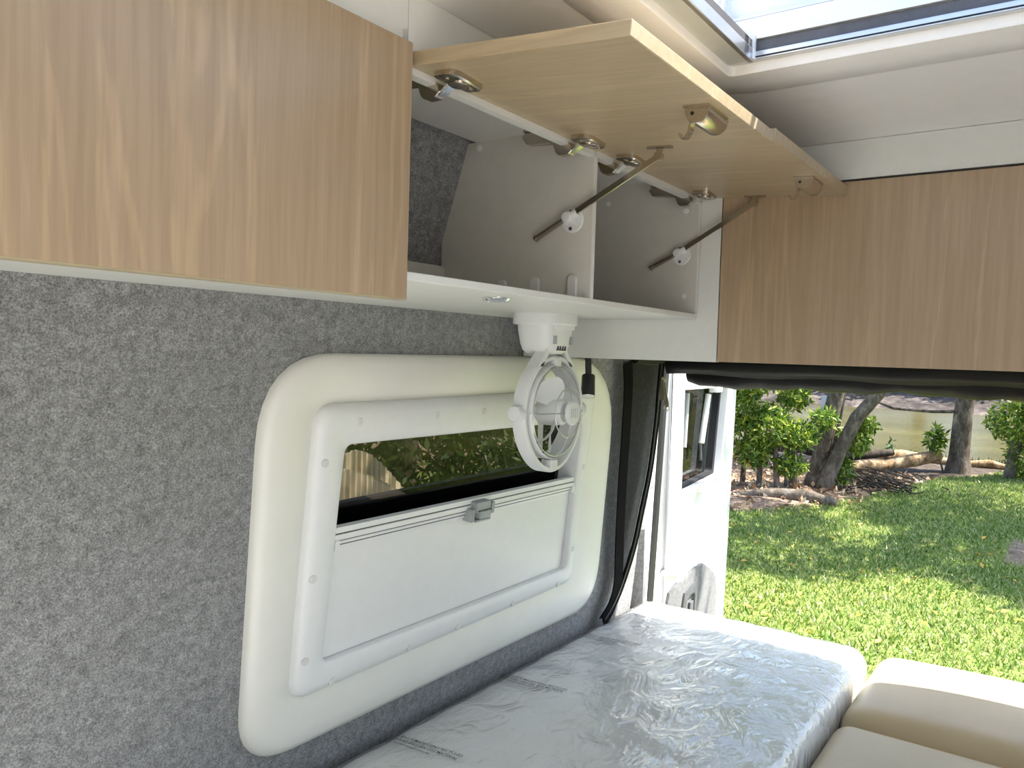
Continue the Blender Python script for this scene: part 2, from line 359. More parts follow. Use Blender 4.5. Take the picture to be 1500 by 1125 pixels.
# ------------------------------------------------------------------ side window
win = bpy.data.objects.new('window_1', None); COL.objects.link(win); win.location = WP(1.57, 0.70); struct(win, 'white framed caravan window with half raised blind')
def wloop(corners, rad, n, k=8): return [WP(p.x, p.y, n) for p in rloop(corners, rad, k)]
OUT = [(0.888, 1.488), (2.215, 1.494), (2.262, 0.684), (0.905, 0.690)]; OR = [0.17, 0.27, 0.15, 0.12]
def inset(c, d): 
    cx = sum(p[0] for p in c)/4; cz = sum(p[1] for p in c)/4
    return [(p[0]+(d if p[0] < cx else -d), p[1]+(d if p[1] < cz else -d)) for p in c]
FRM = [(1.008, 1.392), (2.075, 1.402), (2.066, 0.810), (1.004, 0.800)]
mb = MB(); mb.loft([wloop(OUT, OR, -0.01), wloop(OUT, OR, 0.008), wloop(inset(OUT, 0.006), OR, 0.018), wloop(inset(OUT, 0.02), [r*0.93 for r in OR], 0.025), wloop(inset(OUT, 0.05), [r*0.8 for r in OR], 0.027),
                    wloop(inset(FRM, -0.012), 0.05, 0.019), wloop(inset(FRM, 0.004), 0.045, 0.012), wloop(inset(FRM, 0.03), 0.04, 0.012)])
mb.build('moulding', 'fibreglass', win, True, 60)
INN = [(1.082, 1.311), (2.006, 1.311), (2.006, 0.864), (1.072, 0.864)]
mb = MB(); mb.loft([wloop(FRM, 0.045, 0.010), wloop(inset(FRM, 0.002), 0.045, 0.024), wloop(inset(FRM, 0.008), 0.042, 0.031), wloop(inset(FRM, 0.022), 0.036, 0.036), wloop(inset(FRM, 0.04), 0.03, 0.036),
                    wloop(inset(INN, -0.004), 0.024, 0.034), wloop(INN, 0.022, 0.030), wloop(INN, 0.022, -0.03)])
mb.build('inner_frame', 'plastic_white', win, True, 60)
for x, z in [(1.136, 1.356), (1.371, 1.358), (1.545, 1.359), (1.78, 1.36), (1.99, 1.36), (1.056, 1.279), (1.051, 1.05), (1.05, 0.883), (1.126, 0.818), (1.358, 0.820), (1.532, 0.822), (1.765, 0.824), (1.996, 0.826), (2.06, 0.92), (2.065, 1.17)]:
    MB().lathe(WP(x-0.026, z+0.001, 0.032), EN, [(0.0085, 0), (0.0085, 0.0045), (0.007, 0.0058), (0.0, 0.0062)], 16).build('screw_cap', 'screw_cap', win, True)
g = [(1.06, 1.32), (2.035, 1.32), (2.035, 0.85), (1.06, 0.85)]
MB().loft([[WP(x, z, n) for x, z in ((1.985, 1.17), (2.035, 1.17), (2.035, 1.32), (1.990, 1.32))] for n in (-0.042, -0.060)], True, True).build('side_border', 'rubber_black', win)
mb = MB(); mb.loft([[WP(x, z, -0.034) for x, z in g], [WP(x, z, -0.040) for x, z in g]], True, True); mb.build('pane', 'glass_tinted', win)
mb = MB()          # black seal around the pane, seen through the opening
mb.loft([wloop(inset(INN, -0.01), 0.02, -0.030), wloop(inset(INN, 0.010), 0.02, -0.030), wloop(inset(INN, 0.012), 0.02, -0.034), wloop(inset(INN, -0.01), 0.02, -0.034)]); mb.build('pane_seal', 'rubber_black', win)
MB().loft([[WP(x, z, n) for x, z in ((1.06, 0.85), (2.035, 0.85), (2.035, 1.178), (1.06, 1.165))] for n in (-0.042, -0.060)], True, True).build('lower_border', 'rubber_black', win)
bl = MB().loft([[WP(x, z, 0.018) for x, z in ((1.0725, 0.866), (2.005, 0.866), (2.005, 1.118), (1.078, 1.118))], [WP(x, z, 0.015) for x, z in ((1.0725, 0.866), (2.005, 0.866), (2.005, 1.118), (1.078, 1.118))]], True, True).build('blind', 'plastic_white', win)
bar_p = [(z+0.008, n+0.020) for z, n in [(1.133, -0.010), (1.133, 0.006), (1.122, 0.008), (1.1215, 0.005), (1.1195, 0.005), (1.119, 0.010), (1.108, 0.010), (1.1075, 0.006), (1.1055, 0.006), (1.105, 0.009), (1.0985, 0.007), (1.098, 0.003), (1.0965, 0.003), (1.096, 0.006), (1.089, 0.004), (1.089, -0.010)]]
bar = MB().loft([[WP(1.077, z, n) for z, n in bar_p], [WP(2.0045, z, n) for z, n in bar_p]], True, True).build('blind_bar', 'plastic_white', win)
for z in (1.1285, 1.1145, 1.1052):
    MB().loft([[WP(x, z-0.0011, 0.0254), WP(x, z+0.0011, 0.0254), WP(x, z+0.0011, 0.0264), WP(x, z-0.0011, 0.0264)] for x in (1.0775, 2.0040)], True, True).build('groove', 'dark_slot', bar)
for x in (1.0775, 1.992):
    MB().loft([[WP(x, 1.096, n), WP(x+0.012, 1.096, n), WP(x+0.012, 1.116, n), WP(x, 1.116, n)] for n in (0.033, 0.024)], True, True).build('end_stop', 'plastic_white', bar)
# catch in the middle of the bar
def wbox(x0, x1, z0, z1, n0, n1, name, mat, parent, bev=0.003):
    mb = MB(); mb.box((x0, n0, z0), (x1, n1, z1), bev)
    for v in mb.bm.verts: v.co = WP(v.co.x-0.030, v.co.z+0.009, v.co.y+0.018)
    return mb.build(name, mat, parent, True)
cat = wbox(1.545, 1.605, 1.100, 1.128, 0.0, 0.030, 'catch', 'plastic_grey', bar, 0.006)
wbox(1.555, 1.600, 1.086, 1.106, 0.010, 0.036, 'catch_button', 'plastic_grey', bar, 0.004)
wbox(1.528, 1.542, 1.080, 1.112, 0.0, 0.030, 'catch_wing', 'plastic_grey', bar, 0.004)
wbox(1.608, 1.622, 1.092, 1.122, 0.0, 0.030, 'catch_wing', 'plastic_grey', bar, 0.004)
wbox(1.545, 1.608, 1.078, 1.084, 0.004, 0.030, 'catch_lip', 'plastic_grey', bar, 0.002)
wbox(1.552, 1.602, 1.1045, 1.1075, 0.030, 0.0325, 'catch_slot', 'dark_slot', bar, 0.0005)

# ------------------------------------------------------------------ overhead lockers along the side wall
YF = 0.70; DT = 0.018
ZS0, ZS1 = 1.589, 1.600          # shelf board
cl = thing('overhead_locker', (0.2, 0.95, ZS0), 'overhead locker with closed pale wood door above grey felt wall', 'locker')
MB().box((-0.62, YF, ZS0), (0.738, 1.172, ZS1), 0.001).build('shelf', 'laminate_white', cl)
MB().box((-0.62, YF, ZS1), (-0.605, 1.0, 1.90)).build('end_panel', 'laminate_white', cl)
MB().box((-0.60, YF+0.016, 1.905), (0.728, 0.962, 1.916)).build('top_panel', 'laminate_inside', cl)
MB().box((-0.62, YF, 1.860), (0.738, YF+0.015, 1.9495)).build('fascia', 'laminate_white', cl)
MB().box((0.729, YF, ZS1), (0.738, 1.04, 1.90)).build('partition', 'laminate_inside', cl)
for x0, x1 in ((-0.60, 0.063), (0.068, 0.7295)):
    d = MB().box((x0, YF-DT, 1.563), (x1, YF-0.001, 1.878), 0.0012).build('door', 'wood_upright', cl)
    MB().box((x0, YF-DT+0.0005, 1.5615), (x1, YF-0.0015, 1.5632)).build('edge_band', 'edge_band', d)
ol = thing('overhead_locker', (1.22, 0.95, ZS0), 'open overhead locker with two raised doors on gas struts', 'locker')
MB().box((0.739, YF, ZS0), (1.700, 1.172, ZS1), 0.001).build('shelf', 'laminate_white', ol)
dv = MB().box((1.2155, YF, ZS1), (1.2245, 1.045, 1.905)).build('divider', 'laminate_inside', ol)
MB().box((1.2150, YF-0.0012, ZS1), (1.2250, YF+0.0005, 1.848)).build('edge_strip', 'laminate_white', dv)
ep = MB().box((1.690, YF, ZS1), (1.700, 1.045, 1.905)).build('end_panel', 'laminate_inside', ol)
MB().box((1.6895, YF-0.0012, ZS1), (1.7000, YF+0.0005, 1.848)).build('edge_strip', 'laminate_white', ep)
MB().box((0.739, YF+0.016, 1.905), (1.700, 0.965, 1.9155)).build('top_panel', 'laminate_white', ol)
MB().box((0.739, YF, 1.848), (1.700, YF+0.015, 1.9495)).build('fascia', 'laminate_white', ol)
MB().box((0.739, 1.035, ZS1), (1.2150, 1.125, 1.668)).build('batten', 'laminate_inside', ol)
MB().box((1.2250, 1.035, ZS1), (1.6895, 1.125, 1.668)).build('batten', 'laminate_inside', ol)
for yc, zt in ((0.889, 1.637), (0.815, 1.640), (0.735, 1.641)):           # white plastic corner blocks at the foot of the divider
    mb = MB(); pts = [(1.2155, yc-0.008, ZS1), (1.2155, yc+0.008, ZS1)]+[(1.2155, yc+0.008*math.cos(t), zt-0.008+0.008*math.sin(t)) for t in (PI*k/8 for k in range(9))]
    mb.prism(pts, (-0.007, 0, 0)); mb.build('corner_block', 'laminate_white', dv)
for x, y, z, par in ((1.2155, 0.955, 1.893, dv), (1.69, 0.93, 1.864, ep), (1.69, 0.731, 1.832, ep), (1.69, 0.728, 1.640, ep)):
    MB().lathe((x, y, z), (-1, 0, 0), [(0.006, 0), (0.006, 0.002), (0.0, 0.003)], 14).build('cap', 'plastic_white', par, True)
# raised doors: hinge edge high on the carcass, free edge towards the aisle
def raised(x0, x1, zh, zf, par):
    A = Vector((0, YF+0.004, zh)); B = Vector((0, 0.390, zf)); d = (B-A).normalized(); n = Vector((0, d.z, -d.y))
    if n.z < 0: n = -n
    mb = MB()
    ins = 0.0012
    loop = [A, B, B+n*DT, A+n*DT]
    mb.prism([p+Vector((x0, 0, 0)) for p in loop], (x1-x0, 0, 0))
    bmesh.ops.bevel(mb.bm, geom=list(mb.bm.edges), offset=ins, segments=2, affect='EDGES', profile=0.5)
    o = mb.build('door', 'wood_open_lit', par)
    o['label'] = 'pale wood door raised level on its hinges'
    return o, A, d, n
d1, A1, dd1, nn1 = raised(0.742, 1.2215, 1.857, 1.831, ol)
d2, A2, dd2, nn2 = raised(1.2255, 1.6985, 1.859, 1.838, ol)
def hinge(x, door, A, d, n):
    # arm on the carcass, dipping elbow, bright link and cup plate screwed to the door
    arm = [(0.785, 1.881), (0.795, 1.872), (0.785, 1.858), (0.738, 1.856), (0.729, 1.850), (0.726, 1.838), (0.719, 1.832), (0.700, 1.832), (0.692, 1.838), (0.697, 1.850), (0.712, 1.860), (0.735, 1.878)]
    mb = MB(); mb.prism([(x-0.008, y, z) for y, z in arm], (0.016, 0, 0)); mb.box((x-0.012, 0.735, 1.878), (x+0.012, 0.790, 1.904)); 
    bmesh.ops.bevel(mb.bm, geom=[e for e in mb.bm.edges if e.calc_length() > 0.010], offset=0.001, segments=1, affect='EDGES')
    mb.build('hinge_arm', 'nickel', door)
    def P(s, h, xx): return A+d*s-n*h+Vector((xx, 0, 0))
    mb = MB()
    out = [(-0.030, 0.022), (0.034, 0.022), (0.038, 0.028), (0.038, 0.046), (0.032, 0.052), (-0.020, 0.058), (-0.030, 0.056), (-0.034, 0.050), (-0.034, 0.028)]
    mb.loft([[P(s, 0.0, x+a) for a, s in out], [P(s, 0.0065, x+a) for a, s in out], [P(0.040+(s-0.040)*0.85, 0.0085, x+a*0.93) for a, s in out]], True, True)
    mb.build('hinge_plate', 'nickel', door, True)
    mb = MB(); mb.lathe(P(0.038, 0.006, x), -n, [(0.014, 0), (0.014, 0.004), (0.011, 0.006)], 20)
    for a in (-0.024, 0.024): mb.lathe(P(0.038, 0.0080, x+a), -n, [(0.004, 0), (0.004, 0.002), (0.001, 0.003)], 10)
    mb.build('hinge_cup', 'nickel', door, True)
    a = P(0.034, 0.004, x); b = Vector((x, 0.6965, 1.835)); u = (b-a).normalized(); w = u.cross(Vector((1, 0, 0))).normalized()*0.0018
    mb = MB(); mb.loft([[a+w+Vector((-0.0065, 0, 0)), a+w+Vector((0.0065, 0, 0)), a-w+Vector((0.0065, 0, 0)), a-w+Vector((-0.0065, 0, 0))], [b+w+Vector((-0.0065, 0, 0)), b+w+Vector((0.0065, 0, 0)), b-w+Vector((0.0065, 0, 0)), b-w+Vector((-0.0065, 0, 0))]], True, True)
    mb.build('hinge_link', 'chrome', door)
for x in (0.800, 1.135): hinge(x, d1, A1, dd1, nn1)
for x in (1.290, 1.635): hinge(x, d2, A2, dd2, nn2)
def strut(xp, door, A, d, n, piv, tail, end):
    """folding stay: pivot disc on the side panel, sliding bar, bracket on the door"""
    xs = xp-0.012
    mb = MB(); mb.lathe((xp, piv[0]-0.004, piv[1]-0.004), (-1, 0, 0), [(0.0225, 0), (0.0225, 0.003), (0.021, 0.0042), (0.0, 0.0046)], 28); mb.build('stay_disc', 'plastic_fan', door, True)
    for s in (-1, 1): MB().lathe((xp-0.0035, piv[0]-0.002, piv[1]-0.004+s*0.0150), (-1, 0, 0), [(0.0034, 0), (0.0034, 0.002), (0.001, 0.0012)], 10).build('stay_screw', 'dark_slot', door)
    a = Vector((xs, *tail)); b = Vector((xs, *end)); u = (b-a).normalized(); p = Vector((xs, *piv))
    w = u.cross(Vector((1, 0, 0))).normalized()
    mb = MB(); mb.tube([p-u*0.012+Vector((0.006, 0, 0)), p+u*0.020+Vector((0.004, 0, 0))], 0.0085, 14); mb.lathe((xp-0.002, piv[0], piv[1]), (-1, 0, 0), [(0.011, 0), (0.011, 0.014), (0.008, 0.018), (0, 0.019)], 18)
    mb.build('stay_pivot', 'plastic_fan', door, True)
    mb = MB()
    def seg(q0, q1, hw, ht): mb.loft([[q+w*hw+Vector((ht, 0, 0)), q-w*hw+Vector((ht, 0, 0)), q-w*hw-Vector((ht, 0, 0)), q+w*hw-Vector((ht, 0, 0))] for q in (q0, q1)], True, True)
    seg(p+u*0.012, b, 0.0048, 0.0020); mb.build('stay_bar', 'nickel', door)
    mb = MB(); mb.tube([a, p-u*0.008], 0.0055, 14); mb.tube([a-u*0.004, a+u*0.001], 0.0062, 14); mb.build('stay_tube', 'nickel', door, True)
    e = Vector((xs, end[0], end[1])); s = (e-A).dot(d)
    mb = MB(); mb.tube([e+Vector((-0.005, 0, 0)), e+Vector((0.005, 0, 0))], 0.0075, 16)
    Pb = lambda ss, h, xx: A+d*ss-n*h+Vector((xs+xx, 0, 0))
    mb.loft([[Pb(s-0.006, 0.003, -0.002), Pb(s+0.006, 0.003, -0.002), Pb(s+0.006, 0.003, 0.002), Pb(s-0.006, 0.003, 0.002)], [e+w*0.006+Vector((-0.002, 0, 0)), e-w*0.006+Vector((-0.002, 0, 0)), e-w*0.006+Vector((0.002, 0, 0)), e+w*0.006+Vector((0.002, 0, 0))]], True, True)
    o = [(-0.021, -0.006), (0.021, -0.006), (0.024, 0), (0.021, 0.006), (-0.021, 0.006), (-0.024, 0)]
    mb.loft([[Pb(s+a2, 0.0, b2) for a2, b2 in o], [Pb(s+a2, 0.003, b2) for a2, b2 in o]], True, True)
    mb.build('stay_bracket', 'nickel', door, True)
strut(1.2155, d1, A1, dd1, nn1, (0.744, 1.743), (0.808, 1.710), (0.572, 1.830))
strut(1.690, d2, A2, dd2, nn2, (0.742, 1.737), (0.806, 1.706), (0.572, 1.834))
def latch(x, door, A, d, n):
    s = 0.284; P = lambda ss, h, xx: A+d*ss-n*h+Vector((x+xx, 0, 0))
    mb = MB(); o = [(-0.017, 0.0)]+[(0.017*-math.cos(t), 0.006+0.017*math.sin(t)) for t in (PI*k/14 for k in range(15))]+[(0.017, 0.0)]
    mb.loft([[P(s+a*0.97, h*0.97, xx) for a, h in o] if i in (0, 3) else [P(s+a, h, xx) for a, h in o] for i, xx in enumerate((-0.036, -0.034, 0.034, 0.036))], True, True)
    mb.build('latch', 'nickel', door, True)
    mb = MB(); mb.loft([[P(s-0.018, 0, -0.042), P(s+0.018, 0, -0.042), P(s+0.018, 0, 0.03), P(s-0.018, 0, 0.03)], [P(s-0.018, 0.003, -0.042), P(s+0.018, 0.003, -0.042), P(s+0.018, 0.003, 0.03), P(s-0.018, 0.003, 0.03)]], True, True); mb.build('latch_plate', 'nickel', door)
    mb = MB(); pts = [P(s-0.012, 0.014, -0.018), P(s-0.014, 0.030, -0.018), P(s-0.018, 0.037, -0.018), P(s-0.025, 0.037, -0.018), P(s-0.028, 0.032, -0.018)]
    L = []
    for i, p in enumerate(pts):
        t = (pts[min(i+1, 4)]-pts[max(i-1, 0)]).normalized(); w = t.cross(Vector((1, 0, 0))).normalized()*0.0015
        L.append([p+w+Vector((-0.006, 0, 0)), p+w+Vector((0.006, 0, 0)), p-w+Vector((0.006, 0, 0)), p-w+Vector((-0.006, 0, 0))])
    mb.loft(L, True, True); mb.build('latch_hook', 'nickel', door)
    MB().lathe(P(s-0.006, 0.010, -0.0362), (-1, 0, 0), [(0.0025, 0), (0.0025, 0.0006)], 10).build('latch_hole', 'rubber_black', door)
latch(1.032, d1, A1, dd1, nn1); latch(1.535, d2, A2, dd2, nn2)

# ------------------------------------------------------------------ rear overhead locker across the van
rl = thing('overhead_locker', (2.05, 0.2, 1.494), 'rear overhead locker with pale wood front above the black rolled screen', 'locker')
MB().prism([(1.704, y, z) for y, z in ((0.652, 1.493), (1.1755, 1.493), (1.166, 1.59), (1.150, 1.655), (1.056, 1.665), (0.981, 1.895), (0.962, 1.949), (0.652, 1.949))], (0.016, 0, 0)).build('filler_panel', 'laminate_white', rl)
MB().box((1.700, YR+0.004, 1.494), (1.716, 0.6485, 1.866), 0.001).build('door', 'wood_rear_lit', rl)
MB().box((1.708, YR+0.004, 1.872), (1.724, 0.6515, 1.949)).build('fascia', 'laminate_white', rl)
MB().box((1.7205, YR+0.004, 1.500), (2.30, 0.651, 1.512)).build('base_panel', 'laminate_white', rl)
MB().box((1.7205, 0.652, 1.500), (2.30, 1.170, 1.512)).build('base_panel', 'laminate_white', rl)
MB().box((2.285, YR+0.004, 1.512), (2.30, 0.965, 1.90)).build('back_panel', 'laminate_white', rl)
MB().box((1.7165, YR+0.004, 1.8660), (1.7205, 0.652, 1.8720)).build('shadow_gap', 'dark_slot', rl)
MB().box((1.7165, 0.6486, 1.494), (1.7200, 0.6519, 1.872)).build('shadow_gap', 'dark_slot', rl)

# ------------------------------------------------------------------ lights under the shelf, reading light
dl = None
for x, y in ((1.035, 0.770), (1.542, 0.766)):
    if dl is None:
        t = thing('downlight', (x, y, ZS0), 'round chrome downlight under the shelf between the closed wood door and fan', 'downlight', 'downlights under the locker shelf'); dl = t
        MB().lathe((x, y, ZS0-0.0002), (0, 0, -1), [(0.0235, 0), (0.0235, 0.0015), (0.020, 0.0055), (0.0165, 0.0065), (0.0145, 0.0045)], 32, True, True).build('bezel', 'chrome', t, True)
        MB().lathe((x, y, ZS0-0.0045), (0, 0, -1), [(0.0140, 0), (0.0120, 0.0016), (0.0, 0.0022)], 24).build('lens', 'lens_white', t, True)
    else:
        t = copy_tree(dl); t.location = (x, y, ZS0); t['label'] = 'round chrome downlight under the shelf between the fan and rear locker'
rd = thing('reading_light', (1.82, 1.042, 1.49), 'black spot reading light hanging on a short stem', 'reading light')
MB().tube([(1.82, 1.046, 1.4995), (1.82, 1.0455, 1.47), (1.82, 1.044, 1.448)], 0.0085, 14).build('stem', 'black_metal', rd, True)
RA = Vector((-0.28, -0.16, -1)).normalized(); RB = Vector((1.82, 1.0440, 1.4475))
MB().lathe(RB, RA, [(0.004, -0.003), (0.016, 0), (0.0175, 0.003), (0.0185, 0.050), (0.0185, 0.058)], 28).build('head', 'black_metal', rd, True)
MB().ring(RB+RA*0.058, RA, 0.0172, 0.0016, 32, 8).build('trim_ring', 'chrome', rd, True)
MB().lathe(RB+RA*0.0582, RA, [(0.0155, 0), (0.015, 0.001), (0.0, 0.0025)], 24).build('lens', 'lens_white', rd, True)

# ------------------------------------------------------------------ gimballed fan
FX, FY, FZ = 1.490, 0.950, 1.372
fan = thing('gimbal_fan', (FX, FY+0.03, 1.589), 'white gimballed cabin fan hanging under the open locker shelf', 'fan')
def sq(cx, cy, a, b, z, e=3.0, n=40):
    out = []
    for k in range(n):
        t = 2*PI*k/n; c, s = math.cos(t), math.sin(t)
        out.append(Vector((cx+a*math.copysign(abs(c)**(2/e), c), cy+b*math.copysign(abs(s)**(2/e), s), z)))
    return out
BY = FY+0.020
MB().loft([sq(FX, BY, 0.072, 0.062, 1.5888), sq(FX, BY, 0.072, 0.062, 1.567), sq(FX, BY, 0.069, 0.059, 1.564)], True, True).build('base_plate', 'plastic_fan', fan, True, 40)
mb = MB(); mb.loft([sq(FX, BY, 0.062, 0.052, 1.5645), sq(FX, BY, 0.060, 0.051, 1.548), sq(FX, BY, 0.054, 0.047, 1.522), sq(FX, BY, 0.048, 0.043, 1.508), sq(FX, BY, 0.036, 0.034, 1.500)], True, True); hb = mb.build('housing', 'plastic_fan', fan, True, 40)
for k in range(4): MB().box((FX-0.018+k*0.010, BY-0.0475, 1.508), (FX-0.0155+k*0.010, BY-0.0425, 1.518)).build('vent_slot', 'dark_slot', hb)
for x in (-0.033, 0.033): MB().box((FX+x-0.0030, BY-0.0512, 1.522), (FX+x+0.0030, BY-0.045, 1.540)).build('arm_slot', 'plastic_grey', hb)
MB().loft([[Vector((FX+a, BY-0.0530+dy, 1.560+z)) for a, z in ((-0.040, -0.006), (0.040, -0.006), (0.040, 0.004), (-0.040, 0.004))] for dy in (0, 0.004)], True, True).build('switch_pad', 'plastic_white', hb)
MB().box((FX+0.055, BY-0.02, 1.510), (FX+0.063, BY+0.01, 1.556), 0.003).build('side_lug', 'plastic_fan', hb, True)
# outer gimbal ring, slightly egg shaped, with two arms into the housing
def ringprof(R0, R1, y0, y1, n=64, egg=0.0, bev=0.004):
    loops = []
    for k in range(n):
        t = 2*PI*k/n; c, s = math.cos(t), math.sin(t)
        f = 1.0+(egg*max(0, -s)**3)
        pr = [(R0, y0), (R0-bev*0.5, y0-bev), (R1+bev*0.5, y0-bev), (R1, y0), (R1, y1), (R0, y1)]
        loops.append([Vector((FX+r*c*0.97, FY+y, FZ+r*s*f)) for r, y in pr])
    loops.append(loops[0]); return loops
gm = MB().loft(ringprof(0.125, 0.1145, -0.010, 0.018, egg=0.085)); bmesh.ops.remove_doubles(gm.bm, verts=gm.bm.verts, dist=1e-6)
gr = gm.build('gimbal_ring', 'plastic_fan', fan, True, 40)
for s in (-1, 1):
    mb = MB(); L = []
    for x, z, w in ((0.066, 0.101, 0.010), (0.050, 0.118, 0.009), (0.038, 0.132, 0.0065), (0.034, 0.150, 0.0055)):
        L.append([Vector((FX+s*x-w, FY-0.014, FZ+z)), Vector((FX+s*x+w, FY-0.014, FZ+z)), Vector((FX+s*x+w, FY+0.016, FZ+z)), Vector((FX+s*x-w, FY+0.016, FZ+z))])
    mb.loft(L, True, True); mb.build('arm', 'plastic_fan', gr)
    MB().lathe((FX+s*0.112, FY+0.002, FZ), (s, 0, 0), [(0.016, 0), (0.0175, 0.003), (0.0175, 0.024), (0.0155, 0.027), (0.0, 0.028)], 24).build('knob', 'plastic_fan', fan, True)
MB().box((FX-0.012, FY-0.020, FZ+0.100), (FX+0.012, FY+0.010, FZ+0.122), 0.004).build('top_lug', 'plastic_fan', gr, True)
MB().box((FX-0.014, FY-0.018, FZ-0.132), (FX+0.014, FY+0.012, FZ-0.106), 0.004).build('bottom_lug', 'plastic_fan', gr, True)
im = MB().loft(ringprof(0.106, 0.102, -0.016, 0.030, egg=0.0)); bmesh.ops.remove_doubles(im.bm, verts=im.bm.verts, dist=1e-6)
im.build('shroud_ring', 'plastic_fan', fan, True, 40)
# wire guard
mb = MB(); mb.ring((FX, FY-0.020, FZ), (0, 1, 0), 0.0985, 0.0015, 48, 6); mb.ring((FX, FY-0.048, FZ), (0, 1, 0), 0.054, 0.0015, 40, 6)
for k in range(4):
    t = PI/2*k; c, s = math.cos(t), math.sin(t)
    mb.tube([(FX+c*r, FY+y, FZ+s*r) for r, y in ((0.02, -0.056), (0.054, -0.048), (0.082, -0.036), (0.098, -0.020), (0.104, -0.014))], 0.0015, 6)
mb.build('wire_guard', 'wire_steel', fan, True)
mb = MB(); mb.lathe((FX, FY-0.052, FZ), (0, -1, 0), [(0.024, 0), (0.027, 0.003), (0.027, 0.008), (0.024, 0.011), (0.0, 0.0115)], 32); cap = mb.build('badge', 'plastic_fan', fan, True)
for k in range(4): MB().box((FX-0.013+k*0.008, FY-0.0642, FZ-0.010), (FX-0.0125+k*0.008, FY-0.0630, FZ+0.010)).build('badge_mark', 'plastic_grey', cap)
MB().lathe((FX, FY-0.040, FZ), (0, 1, 0), [(0.022, 0), (0.028, 0.006), (0.031, 0.03), (0.031, 0.060), (0.026, 0.066)], 28).build('motor', 'plastic_fan', fan, True)
mb = MB(); mb.box((FX-0.104, FY+0.018, FZ-0.011), (FX+0.104, FY+0.030, FZ+0.011), 0.003); mb.box((FX-0.006, FY+0.020, FZ-0.104), (FX+0.006, FY+0.028, FZ+0.104), 0.002); mb.ring((FX, FY+0.024, FZ), (0, 1, 0), 0.068, 0.003, 40, 6)
mb.build('rear_guard', 'plastic_fan', fan, True)
for k in range(3):
    a0 = math.radians(118+120*k); mb = MB(); L = []
    for i in range(9):
        f = i/8; r = 0.026+0.066*f; hw = 0.017+0.022*math.sin(PI*min(1, f*1.15)*0.62); 
        if f > 0.8: hw *= math.sqrt(max(0.05, 1-((f-0.8)/0.2)**2*0.9))
        pitch = math.radians(38-14*f); sw = a0+0.25*f
        row = []
        for q, off in ((-1, 0), (-0.4, 0.003), (0.4, 0.003), (1, 0), (0.4, 0.0012), (-0.4, 0.0012)):
            th = sw+q*hw*math.cos(pitch)/r; yy = -0.018+q*hw*math.sin(pitch)+(off-0.0015)
            row.append(Vector((FX+r*math.cos(th), FY+yy, FZ+r*math.sin(th))))
        L.append(row)
    mb.loft(L, True, True); mb.build('blade', 'plastic_fan', fan, True, 60)

# ------------------------------------------------------------------ roof hatch
rh = thing('roof_hatch', (0.8, 0.08, ZC), 'open white roof hatch with aluminium blind rails in the ceiling', 'roof hatch')
def hl(dx, dy, z, rad=0.02): return [Vector((p.x, p.y, z)) for p in rloop([(HX0-dx, HY1+dy), (HX1+dx, HY1+dy), (HX1+dx, HY0-dy), (HX0-dx, HY0-dy)], rad, 6)]
MB().loft([hl(0.125, 0.095, ZC, 0.13), hl(0.120, 0.092, ZC-0.004, 0.13), hl(0.05, 0.045, ZC-0.013, 0.07), hl(0.002, 0.002, ZC-0.012, 0.012), hl(-0.001, -0.001, ZC-0.008, 0.01), hl(-0.001, -0.001, ZC+0.012, 0.01)]).build('trim_ring', 'ceiling_white', rh, True, 40)
MB().loft([hl(0.0, 0.0, ZC+0.012, 0.006), hl(0.0, 0.0, ZC+0.075, 0.006)]).build('frame_wall', 'body_white', rh)
MB().loft([hl(-0.010, -0.004, ZC+0.034, 0.004), hl(-0.010, -0.004, ZC+0.066, 0.004), hl(0.0, 0.0, ZC+0.066, 0.004)]).build('frame_flange', 'body_white', rh)
MB().loft([hl(0.012, 0.012, ZC+0.070, 0.006), hl(0.012, 0.012, ZC+0.17, 0.006)]).build('upper_wall', 'body_white', rh)
MB().loft([hl(0.0125, 0.0125, ZC+0.0655, 0.006), hl(-0.001, -0.001, ZC+0.0655, 0.006), hl(-0.001, -0.001, ZC+0.0705, 0.006), hl(0.0125, 0.0125, ZC+0.0705, 0.006)]).build('gasket', 'rubber_grey', rh)
for nm, lo, hi, mt in (('blind_rail', (HX0, HY1-0.034, ZC+0.000), (HX1-0.016, HY1-0.001, ZC+0.014), 'rail_paint'), ('blind_rail', (HX1-0.014, HY0, ZC+0.002), (HX1-0.001, HY1-0.001, ZC+0.014), 'aluminium'),
                       ('rail_groove', (HX0, HY1-0.040, ZC+0.014), (HX1-0.014, HY1-0.0005, ZC+0.030), 'dark_slot'), ('rail_groove', (HX1-0.006, HY0, ZC+0.0142), (HX1-0.0005, HY1-0.041, ZC+0.033), 'rubber_grey'),
                       ('rail_seam', (HX1-0.0150, HY0, ZC+0.0045), (HX1-0.0138, HY1-0.035, ZC+0.0065), 'rubber_black'), ('rail_lip', (HX0, HY1-0.042, ZC-0.003), (HX1-0.016, HY1-0.034, ZC+0.016), 'aluminium'),
                       ('rail_corner', (HX1-0.022, HY1-0.044, ZC+0.0005), (HX1-0.0135, HY1-0.030, ZC+0.036), 'plastic_fan')):
    MB().box(lo, hi, 0.001).build(nm, mt, rh)
lid = MB().loft([hl(0.03, 0.03, ZC+0.30, 0.05), hl(0.03, 0.03, ZC+0.306, 0.05)], True, True).build('lid', 'glass_clear', rh)
MB().loft([hl(0.035, 0.035, ZC+0.285, 0.05), hl(0.035, 0.035, ZC+0.308, 0.05), hl(0.025, 0.025, ZC+0.308, 0.05), hl(0.025, 0.025, ZC+0.285, 0.05)]).build('lid_frame', 'rubber_grey', lid)
